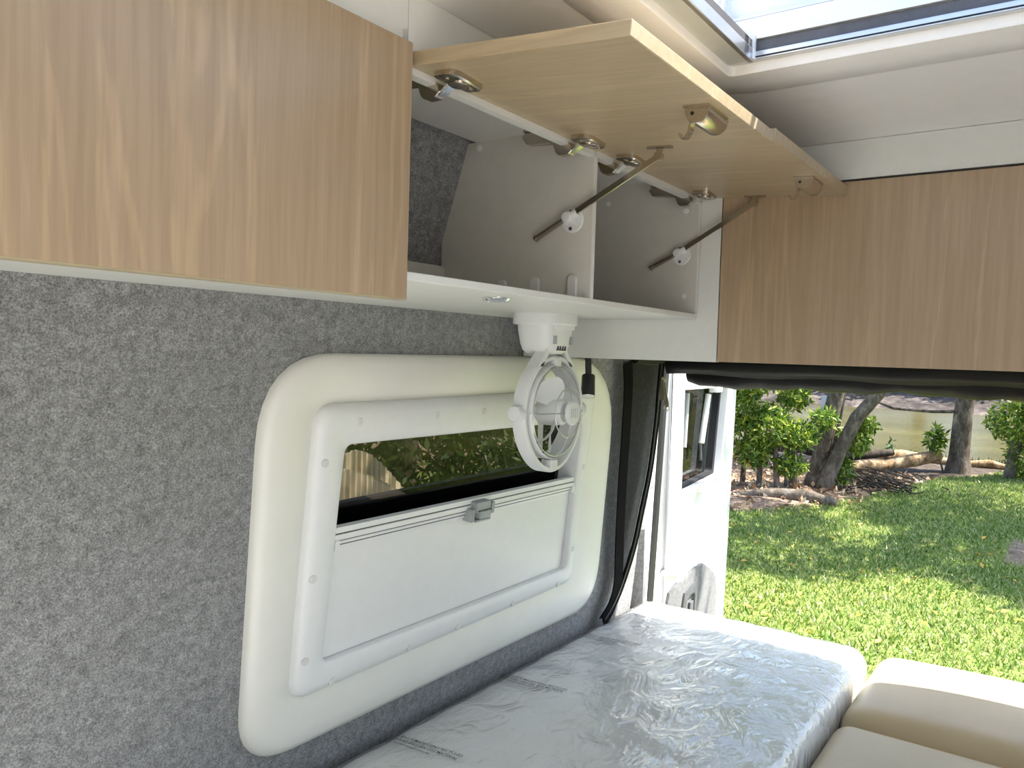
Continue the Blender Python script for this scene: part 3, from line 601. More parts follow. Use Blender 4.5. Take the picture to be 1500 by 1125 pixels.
for x, y in ((HX0+0.1, HY1+0.02), (HX1-0.1, HY1+0.02), (HX0+0.1, HY0-0.02), (HX1-0.1, HY0-0.02)): MB().tube([(x, y, ZC+0.16), (x, y, ZC+0.30)], 0.006, 8).build('lid_stay', 'aluminium', rh)

bn = thing('bounce_bench', (0.0, 0.85, 0), 'added white bench out of view that bounces hatch sunlight into the van', 'bench')  # unseen bench added to reflect hatch sunlight up into the van
MB().box((-0.90, 0.36, 0.0), (0.56, 1.215, 0.575)).build('carcass', 'laminate_white', bn)
MB().box((-0.92, 0.33, 0.575), (0.58, 1.225, 0.600), 0.004).build('bounce_top', 'laminate_white', bn)
# ------------------------------------------------------------------ bed: base, wrapped mattress, cushions
bb = thing('bed_base', (1.6, 0.45, 0), 'white boxed bed base under the mattress and tan cushions', 'bed base')
MB().box((0.62, YR+0.01, 0.0), (2.76, 1.225, 0.405)).build('cabinet', 'laminate_white', bb)
MB().box((0.60, YR+0.01, 0.405), (2.77, 1.235, 0.424), 0.003).build('top_board', 'laminate_white', bb)
MX0, MX1, MY0, MY1, MZ0, MZ1 = 0.66, 2.655, 0.480, 1.255, 0.425, 0.612
def quilt(x, y):
    return 0.004*math.cos((x+y)*2*PI/0.30)*math.cos((x-y)*2*PI/0.30)
mt = thing('mattress', (1.65, 0.87, MZ0), 'white quilted mattress wrapped in clear wrinkled plastic with printed notices', 'mattress')
MB_ = MB(); rbox(MB_, MX0, MX1, MY0, MY1, MZ0, MZ1, 0.055, 0.018, 80, 40, 6, quilt); MB_.build('quilted_body', 'ticking', mt, True, 80)
def film(x, y):
    e = 0.0035+0.0014*math.sin(x*24+2.2*math.sin(y*11))*math.sin(y*9+1.3*math.sin(x*7))+0.0008*math.sin(x*47+y*9+2*math.sin(y*13))
    return quilt(x, y)*0.5+max(0.0012, e)
MB_ = MB(); rbox(MB_, MX0-0.006, MX1+0.006, MY0-0.006, MY1+0.006, MZ0+0.001, MZ1+0.003, 0.058, 0.018, 150, 90, 6, film); pb = MB_.build('plastic_bag', 'bag_film', mt, True, 80); pb['label'] = 'clear wrinkled plastic bag'
def mtop(x, y):
    r = 0.058; zt = MZ1+0.003; y0, y1 = MY0-0.006, MY1+0.006
    fx = max(0, 1-abs((x-(MX0+MX1)/2)/((MX1-MX0)/2))**3); f = max(0, 1-abs((y-(y0+y1)/2)/((y1-y0)/2))**3)
    e = y-(y1-r); z = zt-(r-math.sqrt(max(0, r*r-e*e)) if e > 0 else 0); return z+0.018*f*fx+film(x, y)+0.0022
def text_mesh(body, size):
    cu = bpy.data.curves.new('t', 'FONT'); cu.body = body; cu.size = size; cu.align_x = 'LEFT'; cu.resolution_u = 2; cu.offset = size*0.006
    o = bpy.data.objects.new('t', cu); COL.objects.link(o); bpy.context.view_layer.update()
    me = bpy.data.meshes.new_from_object(o.evaluated_get(bpy.context.evaluated_depsgraph_get())); bpy.data.objects.remove(o); bpy.data.curves.remove(cu); return me
lines = [('THIS BAG IS MADE USING RECYCLED', 0.0148, 0.010, 0.019), ('PLASTICS AND USES 30% LESS MATERIAL', 0.0148, -0.010, 0.0), ('www.venel.com.au', 0.0120, 0.045, -0.017)]
tms = [(text_mesh(s, sz), ox, oy) for s, sz, ox, oy in lines]
for k, x0 in enumerate((0.855, 1.280, 1.708, 2.128)):
    for me0, ox, oy in tms:
        me = me0.copy(); bmx = bmesh.new(); bmx.from_mesh(me)
        w = max(v.co.x for v in bmx.verts); sc = (0.225 if ox < 0 else 0.205 if ox < 0.03 else 0.105)/w
        for v in bmx.verts:
            yy = 1.238-ox-v.co.x*sc; xx = x0+oy*0.85+v.co.y*0.95+0.05*(yy-1.13)*0; v.co = (xx, yy, mtop(xx, yy))
        bmx.to_mesh(me); bmx.free(); me.materials.clear(); me.materials.append(MAT['bag_print'])
        link('printed_text', me, pb)
def cushion(name, lab, x0, x1, y0, y1, z1, r, crown):
    t = thing(name, ((x0+x1)/2, (y0+y1)/2, 0.424), lab, 'cushion')
    M = MB(); rbox(M, x0, x1, y0, y1, 0.4245, z1, r, crown, 24, 24, 6); M.build('cover', 'vinyl_tan', t, True, 80)
    M = MB()
    pts = rloop([(x0+0.003, y0+0.003), (x1-0.003, y0+0.003), (x1-0.003, y1-0.003), (x0+0.003, y1-0.003)], r*0.6, 6)
    M.tube([(p.x, p.y, 0.440) for p in pts]+[(pts[0].x, pts[0].y, 0.440)], 0.004, 6); M.build('piping', 'vinyl_tan', t, True)
    return t
c1 = cushion('seat_cushion', 'flat tan vinyl seat cushion with a cord loop beside the mattress', 1.42, 2.205, -0.50, 0.472, 0.560, 0.050, 0.012)
MB().ring((1.86, 0.4665, 0.532), (0.9, 0.2, 0.5), 0.017, 0.0045, 24, 8).build('cord_loop', 'brass_pull', c1, True)
cushion('seat_cushion', 'thick rounded tan vinyl cushion half in sun at the rear opening', 2.208, 2.765, -0.50, 0.472, 0.575, 0.062, 0.034)

# ------------------------------------------------------------------ insect screen rolled up at the rear opening
sc = thing('insect_screen', (2.66, 0.4, 1.40), 'black insect screen rolled up across the rear opening with a zip side', 'screen')
mb = MB(); L = []
for k in range(41):
    y = 1.10-k*(1.10-YR-0.01)/40; sag = 0.010*math.sin(k*0.62)*math.exp(-k/9)+0.003*math.sin(k*1.9); r = 0.040 if k > 4 else 0.028+0.003*k
    c = Vector((2.62, y, 1.448-sag-0.004*math.sin(k*0.3)))
    L.append([c+Vector((r*math.cos(t)*0.9, 0, r*1.02*math.sin(t)*(1.0+0.08*math.sin(3*t+k)))) for t in (2*PI*j/18 for j in range(18))])
mb.loft(L, True, True); mb.build('roll', 'black_cloth', sc, True, 60)
mb = MB(); pts = []
for k in range(33):
    y = 1.165-k*(1.165-YR-0.01)/32; pts.append([Vector((2.56+0.004*math.sin(k*1.1), y, 1.4985)), Vector((2.565, y, 1.47)), Vector((2.580+0.003*math.sin(k), y, 1.445+0.004*math.sin(k*0.8)))])
mb.loft([[p[0] for p in pts], [p[1] for p in pts], [p[2] for p in pts]], closed=False)
hd = mb.build('header_band', 'black_cloth', sc, True); md = hd.modifiers.new('thick', 'SOLIDIFY'); md.thickness = 0.003
# side panel of mesh gathered against the wall, with zip edge
left = [(2.235, 1.485), (2.262, 1.40), (2.285, 1.25), (2.303, 1.10), (2.335, 0.90), (2.362, 0.76), (2.345, 0.67), (2.29, 0.628)]
right = [(2.495, 1.485), (2.500, 1.40), (2.510, 1.30), (2.510, 1.12), (2.485, 0.98), (2.455, 0.84), (2.385, 0.70), (2.31, 0.632)]
def smooth_poly(P, n):
    P = [Vector(p) for p in P]; out = []
    for i in range(len(P)-1):
        a, b, c, d = P[max(i-1, 0)], P[i], P[i+1], P[min(i+2, len(P)-1)]
        for k in range(n):
            t = k/n; out.append(0.5*((2*b)+(c-a)*t+(2*a-5*b+4*c-d)*t*t+(3*b-a-3*c+d)*t**3))
    out.append(P[-1]); return out
Ls, Rs = smooth_poly(left, 5), smooth_poly(right, 5)
rows = []
for a, b in zip(Ls, Rs):
    rows.append([WP(a.x+(b.x-a.x)*q, a.y+(b.y-a.y)*q, 0.020+0.006*math.sin(q*9+a.y*2)+0.010*q) for q in (k/10 for k in range(11))])
mb = MB(); mb.loft(rows, closed=False); o = mb.build('mesh_panel', 'insect_mesh', sc, True); o['label'] = 'see-through dark mesh side panel'
def ribbon(P, w, n0, name, mat, th=0.004):
    mb = MB(); L = []
    for i, p in enumerate(P):
        t = (P[min(i+1, len(P)-1)]-P[max(i-1, 0)]).normalized(); s = Vector((t.y, -t.x))*w/2; nn = n0(i/(len(P)-1)) if callable(n0) else n0
        L.append([WP(p.x+s.x, p.y+s.y, nn), WP(p.x-s.x, p.y-s.y, nn), WP(p.x-s.x, p.y-s.y, nn+th), WP(p.x+s.x, p.y+s.y, nn+th)])
    mb.loft(L, True, True); return mb.build(name, mat, sc, True)
ribbon(Ls, 0.055, 0.036, 'edge_tape', 'black_tape')
ribbon(Rs, 0.038, 0.034, 'zip_tape', 'black_tape')
ribbon([p+Vector((-0.013, 0)) for p in Rs], 0.008, 0.0385, 'zip_teeth', 'rubber_black')
zx = MB(); zx.lathe((2.500, 1.140, 1.425), (-0.8, -0.5, 0), [(0.011, 0), (0.011, 0.006), (0.008, 0.008)], 20); zx.build('zip_slider', 'brass_pull', sc, True)
def pull(y0, z0, y1, z1, x, hw):
    a = Vector((x, y0, z0)); b = Vector((x-0.004, y1, z1)); u = (b-a).normalized(); w = u.cross(Vector((1, 0, 0))).normalized()
    mb = MB(); o = [a+w*hw*0.7, a+u*0.012+w*hw*0.6, b-u*0.014+w*hw, b-u*0.004+w*hw*0.8, b+w*hw*0.3, b-w*hw*0.3, b-u*0.004-w*hw*0.8, b-u*0.014-w*hw, a+u*0.012-w*hw*0.6, a-w*hw*0.7]
    mb.prism(o, (-0.003, 0, 0)); mb.build('zip_pull', 'brass_pull', sc)
pull(1.139, 1.425, 1.136, 1.352, 2.491, 0.009); pull(1.138, 1.418, 1.118, 1.332, 2.497, 0.008)
MB().ring((2.491, 1.121, 1.328), (1, 0.2, 0), 0.009, 0.0014, 24, 6).build('zip_ring', 'brass_pull', sc, True)
mb = MB(); mb.tube([(2.30, 1.150, 1.494), (2.40, 1.148, 1.486), (2.50, 1.150, 1.494)], 0.016, 8); mb.build('gathered_edge', 'black_cloth', sc, True)

# ------------------------------------------------------------------ rear door, swung open
DA = math.radians(4); DU = Vector((math.cos(DA), math.sin(DA), 0)); DN = Vector((math.sin(DA), -math.cos(DA), 0))
def DP(x, z, n=0.0):      # x measured as van x on the door's inner face, n towards the opening
    s = (x-2.78)/math.cos(DA); return Vector((2.78, 1.27, 0))+DU*s+Vector((0, 0, z))+DN*(n+0.02*math.sin(max(0, min(1, (z+0.1)/1.9))*PI)-0.02)
rd_ = thing('rear_door', (3.3, 1.33, -0.1), 'white van rear door swung open with a dark window', 'van door')
OUTD = [(2.785, 1.80), (3.89, 1.80), (3.78, -0.10), (2.785, -0.10)]; HOLE = [(3.00, 1.385), (3.60, 1.385), (3.50, 0.965), (2.985, 0.945)]
def dloop(c, r, n, k=6): return [DP(p.x, p.y, n) for p in rloop(c, r, k)]
def din(c, d):
    cx = sum(p[0] for p in c)/4; cz = sum(p[1] for p in c)/4
    return [(p[0]+(d if p[0] < cx else -d), p[1]+(d if p[1] < cz else -d)) for p in c]
mb = MB(); mb.loft([dloop(OUTD, 0.03, -0.07), dloop(OUTD, 0.03, -0.006), dloop(din(OUTD, 0.008), 0.03, 0.0), dloop(din(OUTD, 0.07), 0.03, 0.0), dloop(din(OUTD, 0.095), 0.04, 0.012),
                    dloop([(2.89, 1.50), (3.70, 1.50), (3.66, 0.86), (2.86, 0.86)], 0.05, 0.012), dloop(din(HOLE, -0.05), 0.04, 0.012), dloop(din(HOLE, -0.02), 0.03, 0.020), dloop(HOLE, 0.02, 0.020), dloop(HOLE, 0.02, -0.07)])
bdy = mb.build('inner_panel', 'body_white', rd_, True, 35)
mb = MB(); mb.loft([dloop(OUTD, 0.03, -0.0701), dloop(HOLE, 0.02, -0.0701)]); mb.build('outer_skin', 'body_white', rd_)
MB().loft([dloop(din(HOLE, -0.004), 0.02, -0.050), dloop(din(HOLE, -0.004), 0.02, -0.056)], True, True).build('pane', 'glass_tinted', rd_)
MB().loft([dloop(din(HOLE, -0.001), 0.02, -0.045), dloop(din(HOLE, 0.018), 0.02, -0.045), dloop(din(HOLE, 0.018), 0.02, -0.012), dloop(din(HOLE, -0.001), 0.02, -0.010)]).build('window_seal', 'rubber_black', rd_)
def dbox(x0, x1, z0, z1, n0, n1, name, mat, parent, bev=0.002, shear=0.0):
    mb = MB(); mb.box((x0, n0, z0), (x1, n1, z1), bev)
    for v in mb.bm.verts: v.co = DP(v.co.x, v.co.z+shear*(v.co.x-x0), v.co.y)
    return mb.build(name, mat, parent, True)
dbox(2.995, 3.600, 1.372, 1.392, 0.0, 0.026, 'blind_rail', 'plastic_fan', rd_)
dbox(2.982, 3.500, 0.942, 0.960, 0.0, 0.026, 'blind_rail', 'plastic_fan', rd_, shear=0.04)
dbox(3.36, 3.44, 1.352, 1.392, 0.004, 0.044, 'rail_catch', 'plastic_fan', rd_, 0.006)
dbox(3.18, 3.27, 0.932, 0.972, 0.004, 0.044, 'rail_catch', 'plastic_fan', rd_, 0.006)
def dbar(x0, z0, x1, z1, n, r, name, mat): MB().tube([DP(x0, z0, n), DP(x1, z1, n)], r, 10).build(name, mat, rd_, True)
dbar(3.40, 1.34, 3.315, 1.13, -0.010, 0.013, 'window_stay', 'plastic_white'); dbar(3.20, 1.35, 3.17, 1.12, -0.04, 0.012, 'window_stay', 'plastic_grey')
dbar(3.335, 1.12, 3.34, 1.05, -0.02, 0.006, 'stay_rod', 'rubber_grey')
FP = [(2.86, -0.02), (2.868, 0.50), (2.900, 0.570), (3.00, 0.585), (3.06, 0.580), (3.13, 0.600), (3.31, 0.602), (3.44, 0.545), (3.51, 0.500), (3.535, 0.43), (3.535, -0.02)]
mb = MB(); mb.loft([[DP(x, z, 0.011) for x, z in FP], [DP(x, z, 0.020) for x, z in FP], [DP(3.2+(x-3.2)*0.985, 0.3+(z-0.3)*0.985, 0.023) for x, z in FP]], False, True); mb.build('felt_panel', 'felt_door', rd_, True, 40)
HP = [(3.035, 0.30), (3.040, 0.49), (3.055, 0.532), (3.12, 0.552), (3.19, 0.552), (3.215, 0.53), (3.215, 0.30)]
mb = MB(); mb.loft([[DP(x, z, 0.020) for x, z in HP], [DP(x, z, 0.031) for x, z in HP], [DP(3.125+(x-3.125)*0.9, 0.42+(z-0.42)*0.9, 0.034) for x, z in HP], [DP(3.125+(x-3.125)*0.62, 0.42+(z-0.42)*0.68, 0.034) for x, z in HP], [DP(3.125+(x-3.125)*0.58, 0.42+(z-0.42)*0.62, 0.022) for x, z in HP]], False, True)
hn = mb.build('handle_bezel', 'rubber_grey', rd_, True, 40)
dbox(3.125, 3.165, 0.35, 0.475, 0.024, 0.034, 'handle', 'rubber_grey', hn)
# pressed ridge across the door above the felt
mb = MB(); mb.tube([DP(2.86, 0.655, 0.004), DP(2.95, 0.64, 0.012), DP(3.10, 0.665, 0.014), DP(3.30, 0.76, 0.012), DP(3.48, 0.85, 0.004)], [0.012, 0.024, 0.026, 0.022, 0.008], 12); mb.build('pressed_ridge', 'body_white', rd_, True)
for z in (0.25, 1.45): MB().box((2.735, 1.262, z), (2.80, 1.30, z+0.10), 0.006).build('hinge', 'body_white', rd_, True)

# ------------------------------------------------------------------ outdoors: ground, river, banks
GZ = -0.55
def bound(y):
    pts = [(-30, 18.6), (-2, 18.6), (0.9, 18.3), (1.9, 16.8), (2.2, 14.5), (2.5, 12.4), (3.7, 10.7), (4.6, 10.2), (9, 9.6), (30, 9.5)]
    for (a, p), (b, q) in zip(pts, pts[1:]):
        if a <= y <= b: return p+(q-p)*(y-a)/(b-a)
    return 18.0
def gz(x, y):
    e = max(0, x-18.5); h = GZ-0.62*min(1, e/3.2)
    if x > 10: h += 0.03*math.sin(x*1.3+y)+0.02*math.sin(y*2.1)
    if x < 3.2 and x > -1.6 and -0.9 < y < 1.5: h -= 0.03
    return h
xs = [-60, -30, -15, -8, -4, -2, 0, 2, 3]+[3+0.25*k for k in range(1, 89)]+[26, 30]
ys = [-60, -30, -18, -10, -6]+[-6+0.25*k for k in range(1, 65)]+[12, 16, 24, 40, 60]
V = [(x, y, gz(x, y)) for x in xs for y in ys]; F = []; FM = []
ny = len(ys)
for i in range(len(xs)-1):
    for j in range(ny-1):
        F.append((i*ny+j, (i+1)*ny+j, (i+1)*ny+j+1, i*ny+j+1))
        cx, cy = (xs[i]+xs[i+1])/2, (ys[j]+ys[j+1])/2
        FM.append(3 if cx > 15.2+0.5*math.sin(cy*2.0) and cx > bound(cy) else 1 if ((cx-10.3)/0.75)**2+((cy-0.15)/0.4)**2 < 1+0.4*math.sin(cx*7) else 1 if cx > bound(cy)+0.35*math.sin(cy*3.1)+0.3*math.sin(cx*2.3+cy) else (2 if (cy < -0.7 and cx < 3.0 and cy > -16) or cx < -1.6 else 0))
me = bpy.data.meshes.new('ground'); me.from_pydata(V, [], F); me.materials.append(MAT['lawn']); me.materials.append(MAT['dirt']); me.materials.append(MAT['bounce_gravel']); me.materials.append(MAT['bank_mud_shade']); me.polygons.foreach_set('material_index', FM)
struct(link('ground', me, None, True), 'lawn running down to the bare river bank')
struct(MB().box((19.5, -90, -1.6), (60, 120, -1.0)).build('river', 'water'), 'broad brown-green river')
V = []; F = []
fx = [(46, -1.3), (47.5, -0.9), (50, -0.2), (53, 0.4), (58, 1.4), (70, 2.2), (110, 3.0)]; fy = [-90+6*k for k in range(36)]
for x, z in fx:
    for y in fy: V.append((x+1.2*math.sin(y*0.21)+0.10*(40-abs(y))*0.1, y, z+0.15*math.sin(y*0.7+x)))
n = len(fy)
for i in range(len(fx)-1):
    for j in range(n-1): F.append((i*n+j, (i+1)*n+j, (i+1)*n+j+1, i*n+j+1))
me = bpy.data.meshes.new('far_bank'); me.from_pydata(V, [], F); me.materials.append(MAT['mud']); struct(link('far_bank', me, None, True), 'bare muddy bank across the river')

def leaf_cloud(name, mat, centers, size, parent=None, aspect=3.2, up=0.25, fold=True):
    """many small pointed leaves as one mesh"""
    P = np.asarray(centers, float); n = len(P)
    d = RNG.normal(size=(n, 3)); d[:, 2] -= up; d /= np.linalg.norm(d, axis=1)[:, None]
    q = RNG.normal(size=(n, 3)); s = np.cross(d, q); s /= np.linalg.norm(s, axis=1)[:, None]
    L = size*RNG.uniform(0.7, 1.3, n)[:, None]; Wd = L/aspect
    a = P; b = P+d*L*0.5+s*Wd*0.5; c = P+d*L; e = P+d*L*0.5-s*Wd*0.5
    co = np.stack([a, b, c, e], 1).reshape(-1, 3)
    me = bpy.data.meshes.new(name); me.vertices.add(4*n); me.vertices.foreach_set('co', co.ravel())
    me.loops.add(4*n); me.loops.foreach_set('vertex_index', np.arange(4*n)); me.polygons.add(n)
    me.polygons.foreach_set('loop_start', np.arange(n)*4); me.polygons.foreach_set('loop_total', np.full(n, 4)); me.update(); me.validate()
    me.materials.append(MAT[mat]); o = link(name, me, parent); o['kind'] = 'stuff'; return o
def blob_pts(blobs, n):
    blobs = [(np.array(c, float), np.array(r, float)) for c, r in blobs]; w = np.array([np.prod(r)**0.67 for _, r in blobs]); w /= w.sum(); out = []
    for (c, r), k in zip(blobs, RNG.multinomial(n, w)):
        v = RNG.normal(size=(k, 3)); v /= np.linalg.norm(v, axis=1)[:, None]; out.append(c+v*r*(RNG.uniform(0.45, 1.0, k)**0.6)[:, None])
    return np.concatenate(out)
def tree(name, label, base, trunks, blobs, n, size, mat, barkm='bark_grey', group=None, cat='tree'):
    t = thing(name, base, label, cat, group)
    for pts, r in trunks: MB().tube(pts, r, 12).build('trunk', barkm, t, True, 60)
    if blobs: leaf_cloud('foliage', mat, blob_pts(blobs, n), size, t)
    return t
# forked pair beside the leafy bush
tree('tree', 'grey forked tree with one upright and one leaning trunk at the river edge', (13.3, 3.3, GZ),
     [([(13.3, 3.36, GZ-0.05), (13.3, 3.30, GZ+0.25), (13.32, 3.22, 0.3), (13.35, 3.05, 1.2), (13.3, 2.9, 2.6), (13.0, 2.6, 4.6)], [0.21, 0.155, 0.13, 0.12, 0.11, 0.07]),
      ([(13.15, 3.16, GZ-0.05), (13.15, 3.12, GZ+0.2), (13.2, 2.98, 0.05), (13.25, 2.74, 0.65), (13.25, 2.36, 1.15), (13.2, 1.6, 2.4), (12.8, 0.6, 4.2)], [0.16, 0.125, 0.11, 0.105, 0.095, 0.08, 0.05]),
      ([(13.5, 3.16, 0.0), (13.6, 3.10, 0.6), (13.6, 3.02, 1.3), (13.5, 2.9, 2.6)], [0.05, 0.06, 0.055, 0.04])],
     [((11.8, 1.0, 5.2), (1.5, 1.3, 0.7)), ((10.0, 0.3, 4.6), (1.2, 1.3, 0.5)), ((15.5, 4.4, 6.2), (2.0, 2.0, 1.2))], 11000, 0.22, 'leaf_green')
tree('tree', 'single thick grey tree trunk standing before the river', (17.7, 1.74, GZ),
     [([(17.7, 1.76, GZ-0.05), (17.7, 1.75, GZ+0.3), (17.72, 1.72, 0.6), (17.75, 1.62, 1.6), (17.6, 1.4, 3.4), (17.2, 1.0, 5.5)], [0.25, 0.19, 0.17, 0.165, 0.15, 0.10]),
      ([(17.75, 1.70, 0.62), (17.4, 2.2, 0.60), (17.3, 2.9, 0.62), (17.2, 3.5, 0.85), (17.2, 4.2, 1.10)], [0.035, 0.03, 0.025, 0.018, 0.010]),
      ([(17.4, 2.6, 1.02), (17.3, 3.1, 0.98), (17.2, 3.7, 1.18)], [0.02, 0.02, 0.012])],
     [((16.8, -0.4, 6.0), (2.6, 2.2, 1.0)), ((14.6, -1.2, 5.6), (1.6, 1.5, 0.7)), ((17.9, 2.6, 6.6), (2.6, 2.6, 1.3)), ((17.3, 3.0, 1.25), (0.5, 0.9, 0.16))], 9000, 0.22, 'leaf_green')
tree('tree', 'spreading shade tree rooted out on the lawn', (12.0, -3.6, GZ),
     [([(12.0, -3.6, GZ-0.05), (12.0, -3.55, 0.6), (11.9, -3.2, 2.4), (11.5, -2.4, 4.4)], [0.34, 0.27, 0.22, 0.10]), ([(11.9, -3.2, 2.2), (11.0, -2.2, 3.6), (10.2, -1.2, 4.4)], [0.14, 0.10, 0.05])],
     [((11.4, -1.8, 5.0), (1.5, 1.1, 0.6)), ((10.4, -2.6, 4.9), (1.1, 0.9, 0.5)), ((12.8, -3.6, 5.4), (2.2, 2.0, 1.1)), ((13.6, -1.4, 5.2), (1.4, 1.2, 0.6))], 13000, 0.24, 'leaf_green')
# leafy bush left of the fork, with small stems
tree('bush', 'bright green leafy bush with thin stems beside the forked tree', (12.6, 4.1, GZ),
     [([(12.5+0.2*k, 3.7+0.35*k, GZ-0.04), (12.5+0.25*k, 3.75+0.33*k, GZ+0.5), (12.6+0.2*k, 3.8+0.3*k, 0.7)], [0.05, 0.04, 0.02]) for k in range(4)]+[([(12.9, 3.62, GZ-0.04), (12.9, 3.6, GZ+0.5), (12.9, 3.7, 0.4)], [0.11, 0.09, 0.05])],
     [((12.4, 4.6, 0.75), (0.5, 0.6, 0.5)), ((12.6, 3.9, 0.45), (0.4, 0.35, 0.38)), ((12.4, 4.2, 1.3), (0.5, 0.6, 0.35)), ((12.7, 3.45, 0.35), (0.3, 0.3, 0.22)), ((12.5, 4.9, 0.2), (0.4, 0.4, 0.35)), ((12.5, 4.1, 0.05), (0.35, 0.3, 0.22)), ((12.6, 3.55, -0.12), (0.25, 0.25, 0.16)),
      ((13.5, 2.80, 0.30), (0.25, 0.25, 0.25)), ((13.5, 2.65, 0.55), (0.15, 0.16, 0.12)), ((13.4, 2.95, -0.2), (0.18, 0.16, 0.25)), ((12.9, 3.15, 0.62), (0.2, 0.2, 0.14)), ((13.0, 3.65, 0.95), (0.3, 0.25, 0.25))], 13000, 0.115, 'leaf_green', cat='bush')
tree('bush', 'shadowy vine covered bush at the water edge', (17.3, 0.5, GZ),
     [([(17.3, 0.9, GZ-0.05), (17.3, 0.8, 0.1), (17.2, 0.6, 0.9), (17.2, 0.3, 1.6)], [0.10, 0.09, 0.07, 0.04]), ([(17.4, 0.4, GZ-0.05), (17.4, 0.3, 0.3), (17.3, 0.0, 1.4)], [0.20, 0.16, 0.10])],
     [((17.0, 0.85, 0.55), (0.5, 0.45, 0.35)), ((17.1, 0.3, 0.9), (0.6, 0.7, 0.4)), ((17.2, 0.1, 0.1), (0.5, 0.45, 0.55)), ((17.3, -0.6, 0.5), (0.7, 0.7, 0.9)), ((17.5, 0.72, -0.1), (0.4, 0.28, 0.5)), ((17.6, 0.55, 0.4), (0.4, 0.3, 0.5))], 9500, 0.12, 'leaf_green', cat='bush')
tree('bush', 'small green shoot hanging beside the single thick trunk', (17.5, 2.1, GZ), [([(17.55, 2.0, GZ-0.03), (17.5, 2.1, -0.2), (17.45, 2.12, 0.15)], [0.02, 0.015, 0.01])],
     [((17.45, 2.14, 0.05), (0.14, 0.16, 0.26))], 260, 0.16, 'leaf_green', cat='bush')
for lab, x, y, h in (('taller seedling standing in the water margin', 21.0, 3.55, 0.55), ('shorter seedling standing in the water margin', 21.0, 3.15, 0.32)):
    t = thing('seedling', (x, y, gz(x, y)), lab, 'seedling'); MB().tube([(x, y, gz(x, y)-0.02), (x+0.02, y, -0.7), (x, y+0.02, -0.95+h)], [0.018, 0.014, 0.006], 6).build('stem', 'bark_grey', t)
    leaf_cloud('foliage', 'leaf_dark', blob_pts([((x, y, -0.9+h*0.6), (0.09, 0.10, h*0.5))], 60), 0.15, t)
# fallen logs
def log(label, pts, r, mat='log_pale'): tag(MB().tube(pts, r, 12).build('fallen_log', mat, None, True, 60), label, 'log')
log('long pale fallen log leading to the thick trunk', [(15.2, 3.75, GZ+0.02), (15.9, 3.3, GZ+0.10), (16.6, 2.9, GZ+0.10), (17.1, 2.45, GZ+0.20), (17.6, 2.1, GZ+0.28)], [0.10, 0.12, 0.095, 0.13, 0.11])
log('short pale log lying at the water margin', [(18.2, 3.35, GZ+0.08), (18.5, 2.9, GZ+0.12), (18.9, 2.45, GZ+0.05), (19.2, 2.0, GZ+0.02)], [0.11, 0.13, 0.10, 0.06])
log('dark crooked log crossing behind the long pale log', [(16.6, 4.4, GZ+0.28), (17.0, 3.9, GZ+0.14), (17.5, 3.4, GZ+0.18), (18.0, 3.0, GZ+0.22)], [0.12, 0.11, 0.10, 0.07], 'bark_dark')
log('thin pale log lying beyond the thick trunk', [(18.6, 1.65, GZ+0.06), (18.7, 1.3, GZ+0.10), (18.8, 0.95, GZ+0.03)], [0.07, 0.08, 0.05])
log('grey root log lying in front of the bush', [(11.6, 4.1, GZ+0.02), (11.9, 3.6, GZ+0.06), (12.0, 3.1, GZ+0.07), (12.0, 2.7, GZ+0.02)], [0.05, 0.09, 0.10, 0.05], 'bark_grey')
# heap of dark twigs near the fork
tw = thing('twig_heap', (14.3, 2.75, GZ), 'heap of dark dry twigs on the bank', 'twigs'); mb = MB()
for k in range(220):
    x, y = 14.2+random.gauss(0, 0.45), 2.75+random.gauss(0, 0.35); a = random.uniform(0, PI); l = random.uniform(0.2, 0.5); z = GZ+0.02+abs(random.gauss(0, 0.08))
    mb.tube([(x-l*math.cos(a)*0.5, y-l*math.sin(a)*0.5, z), (x+l*math.cos(a)*0.5, y+l*math.sin(a)*0.5, z+random.uniform(-0.02, 0.10))], 0.012, 4)
o = mb.build('twigs', 'bark_dark', tw); o['kind'] = 'stuff'
bo = thing('sign_board', (15.6, 3.72, GZ), 'plain grey board on a post behind the forked tree', 'board')
MB().tube([(15.6, 3.72, GZ-0.03), (15.6, 3.72, 1.0)], 0.035, 8).build('post', 'bark_grey', bo); MB().box((15.55, 3.58, 0.45), (15.57, 3.86, 0.88)).build('panel', 'board_grey', bo)
# breathing roots along the water margin
n = 4200; px = RNG.uniform(19.6, 22.6, n); py = RNG.uniform(-3, 9, n); hh = RNG.uniform(0.16, 0.36, n)
co = np.zeros((n, 3, 3)); th = RNG.uniform(0, PI, n); zg = np.maximum(np.array([gz(a, b) for a, b in zip(px, py)]), -1.02)
co[:, 0] = np.stack([px-0.04*np.cos(th), py-0.04*np.sin(th), zg-0.02], 1); co[:, 1] = np.stack([px+0.04*np.cos(th), py+0.04*np.sin(th), zg-0.02], 1); co[:, 2] = np.stack([px, py, zg+hh], 1)
def tris(name, co, mat):
    n = len(co); me = bpy.data.meshes.new(name); me.vertices.add(3*n); me.vertices.foreach_set('co', co.reshape(-1)); me.loops.add(3*n); me.loops.foreach_set('vertex_index', np.arange(3*n))
    me.polygons.add(n); me.polygons.foreach_set('loop_start', np.arange(n)*3); me.polygons.foreach_set('loop_total', np.full(n, 3)); me.update(); me.validate(); me.materials.append(MAT[mat]); return link(name, me)
o = tag(tris('breathing_roots', co, 'bark_dark'), 'dark spiky breathing roots along the water margin', 'roots', kind='stuff')
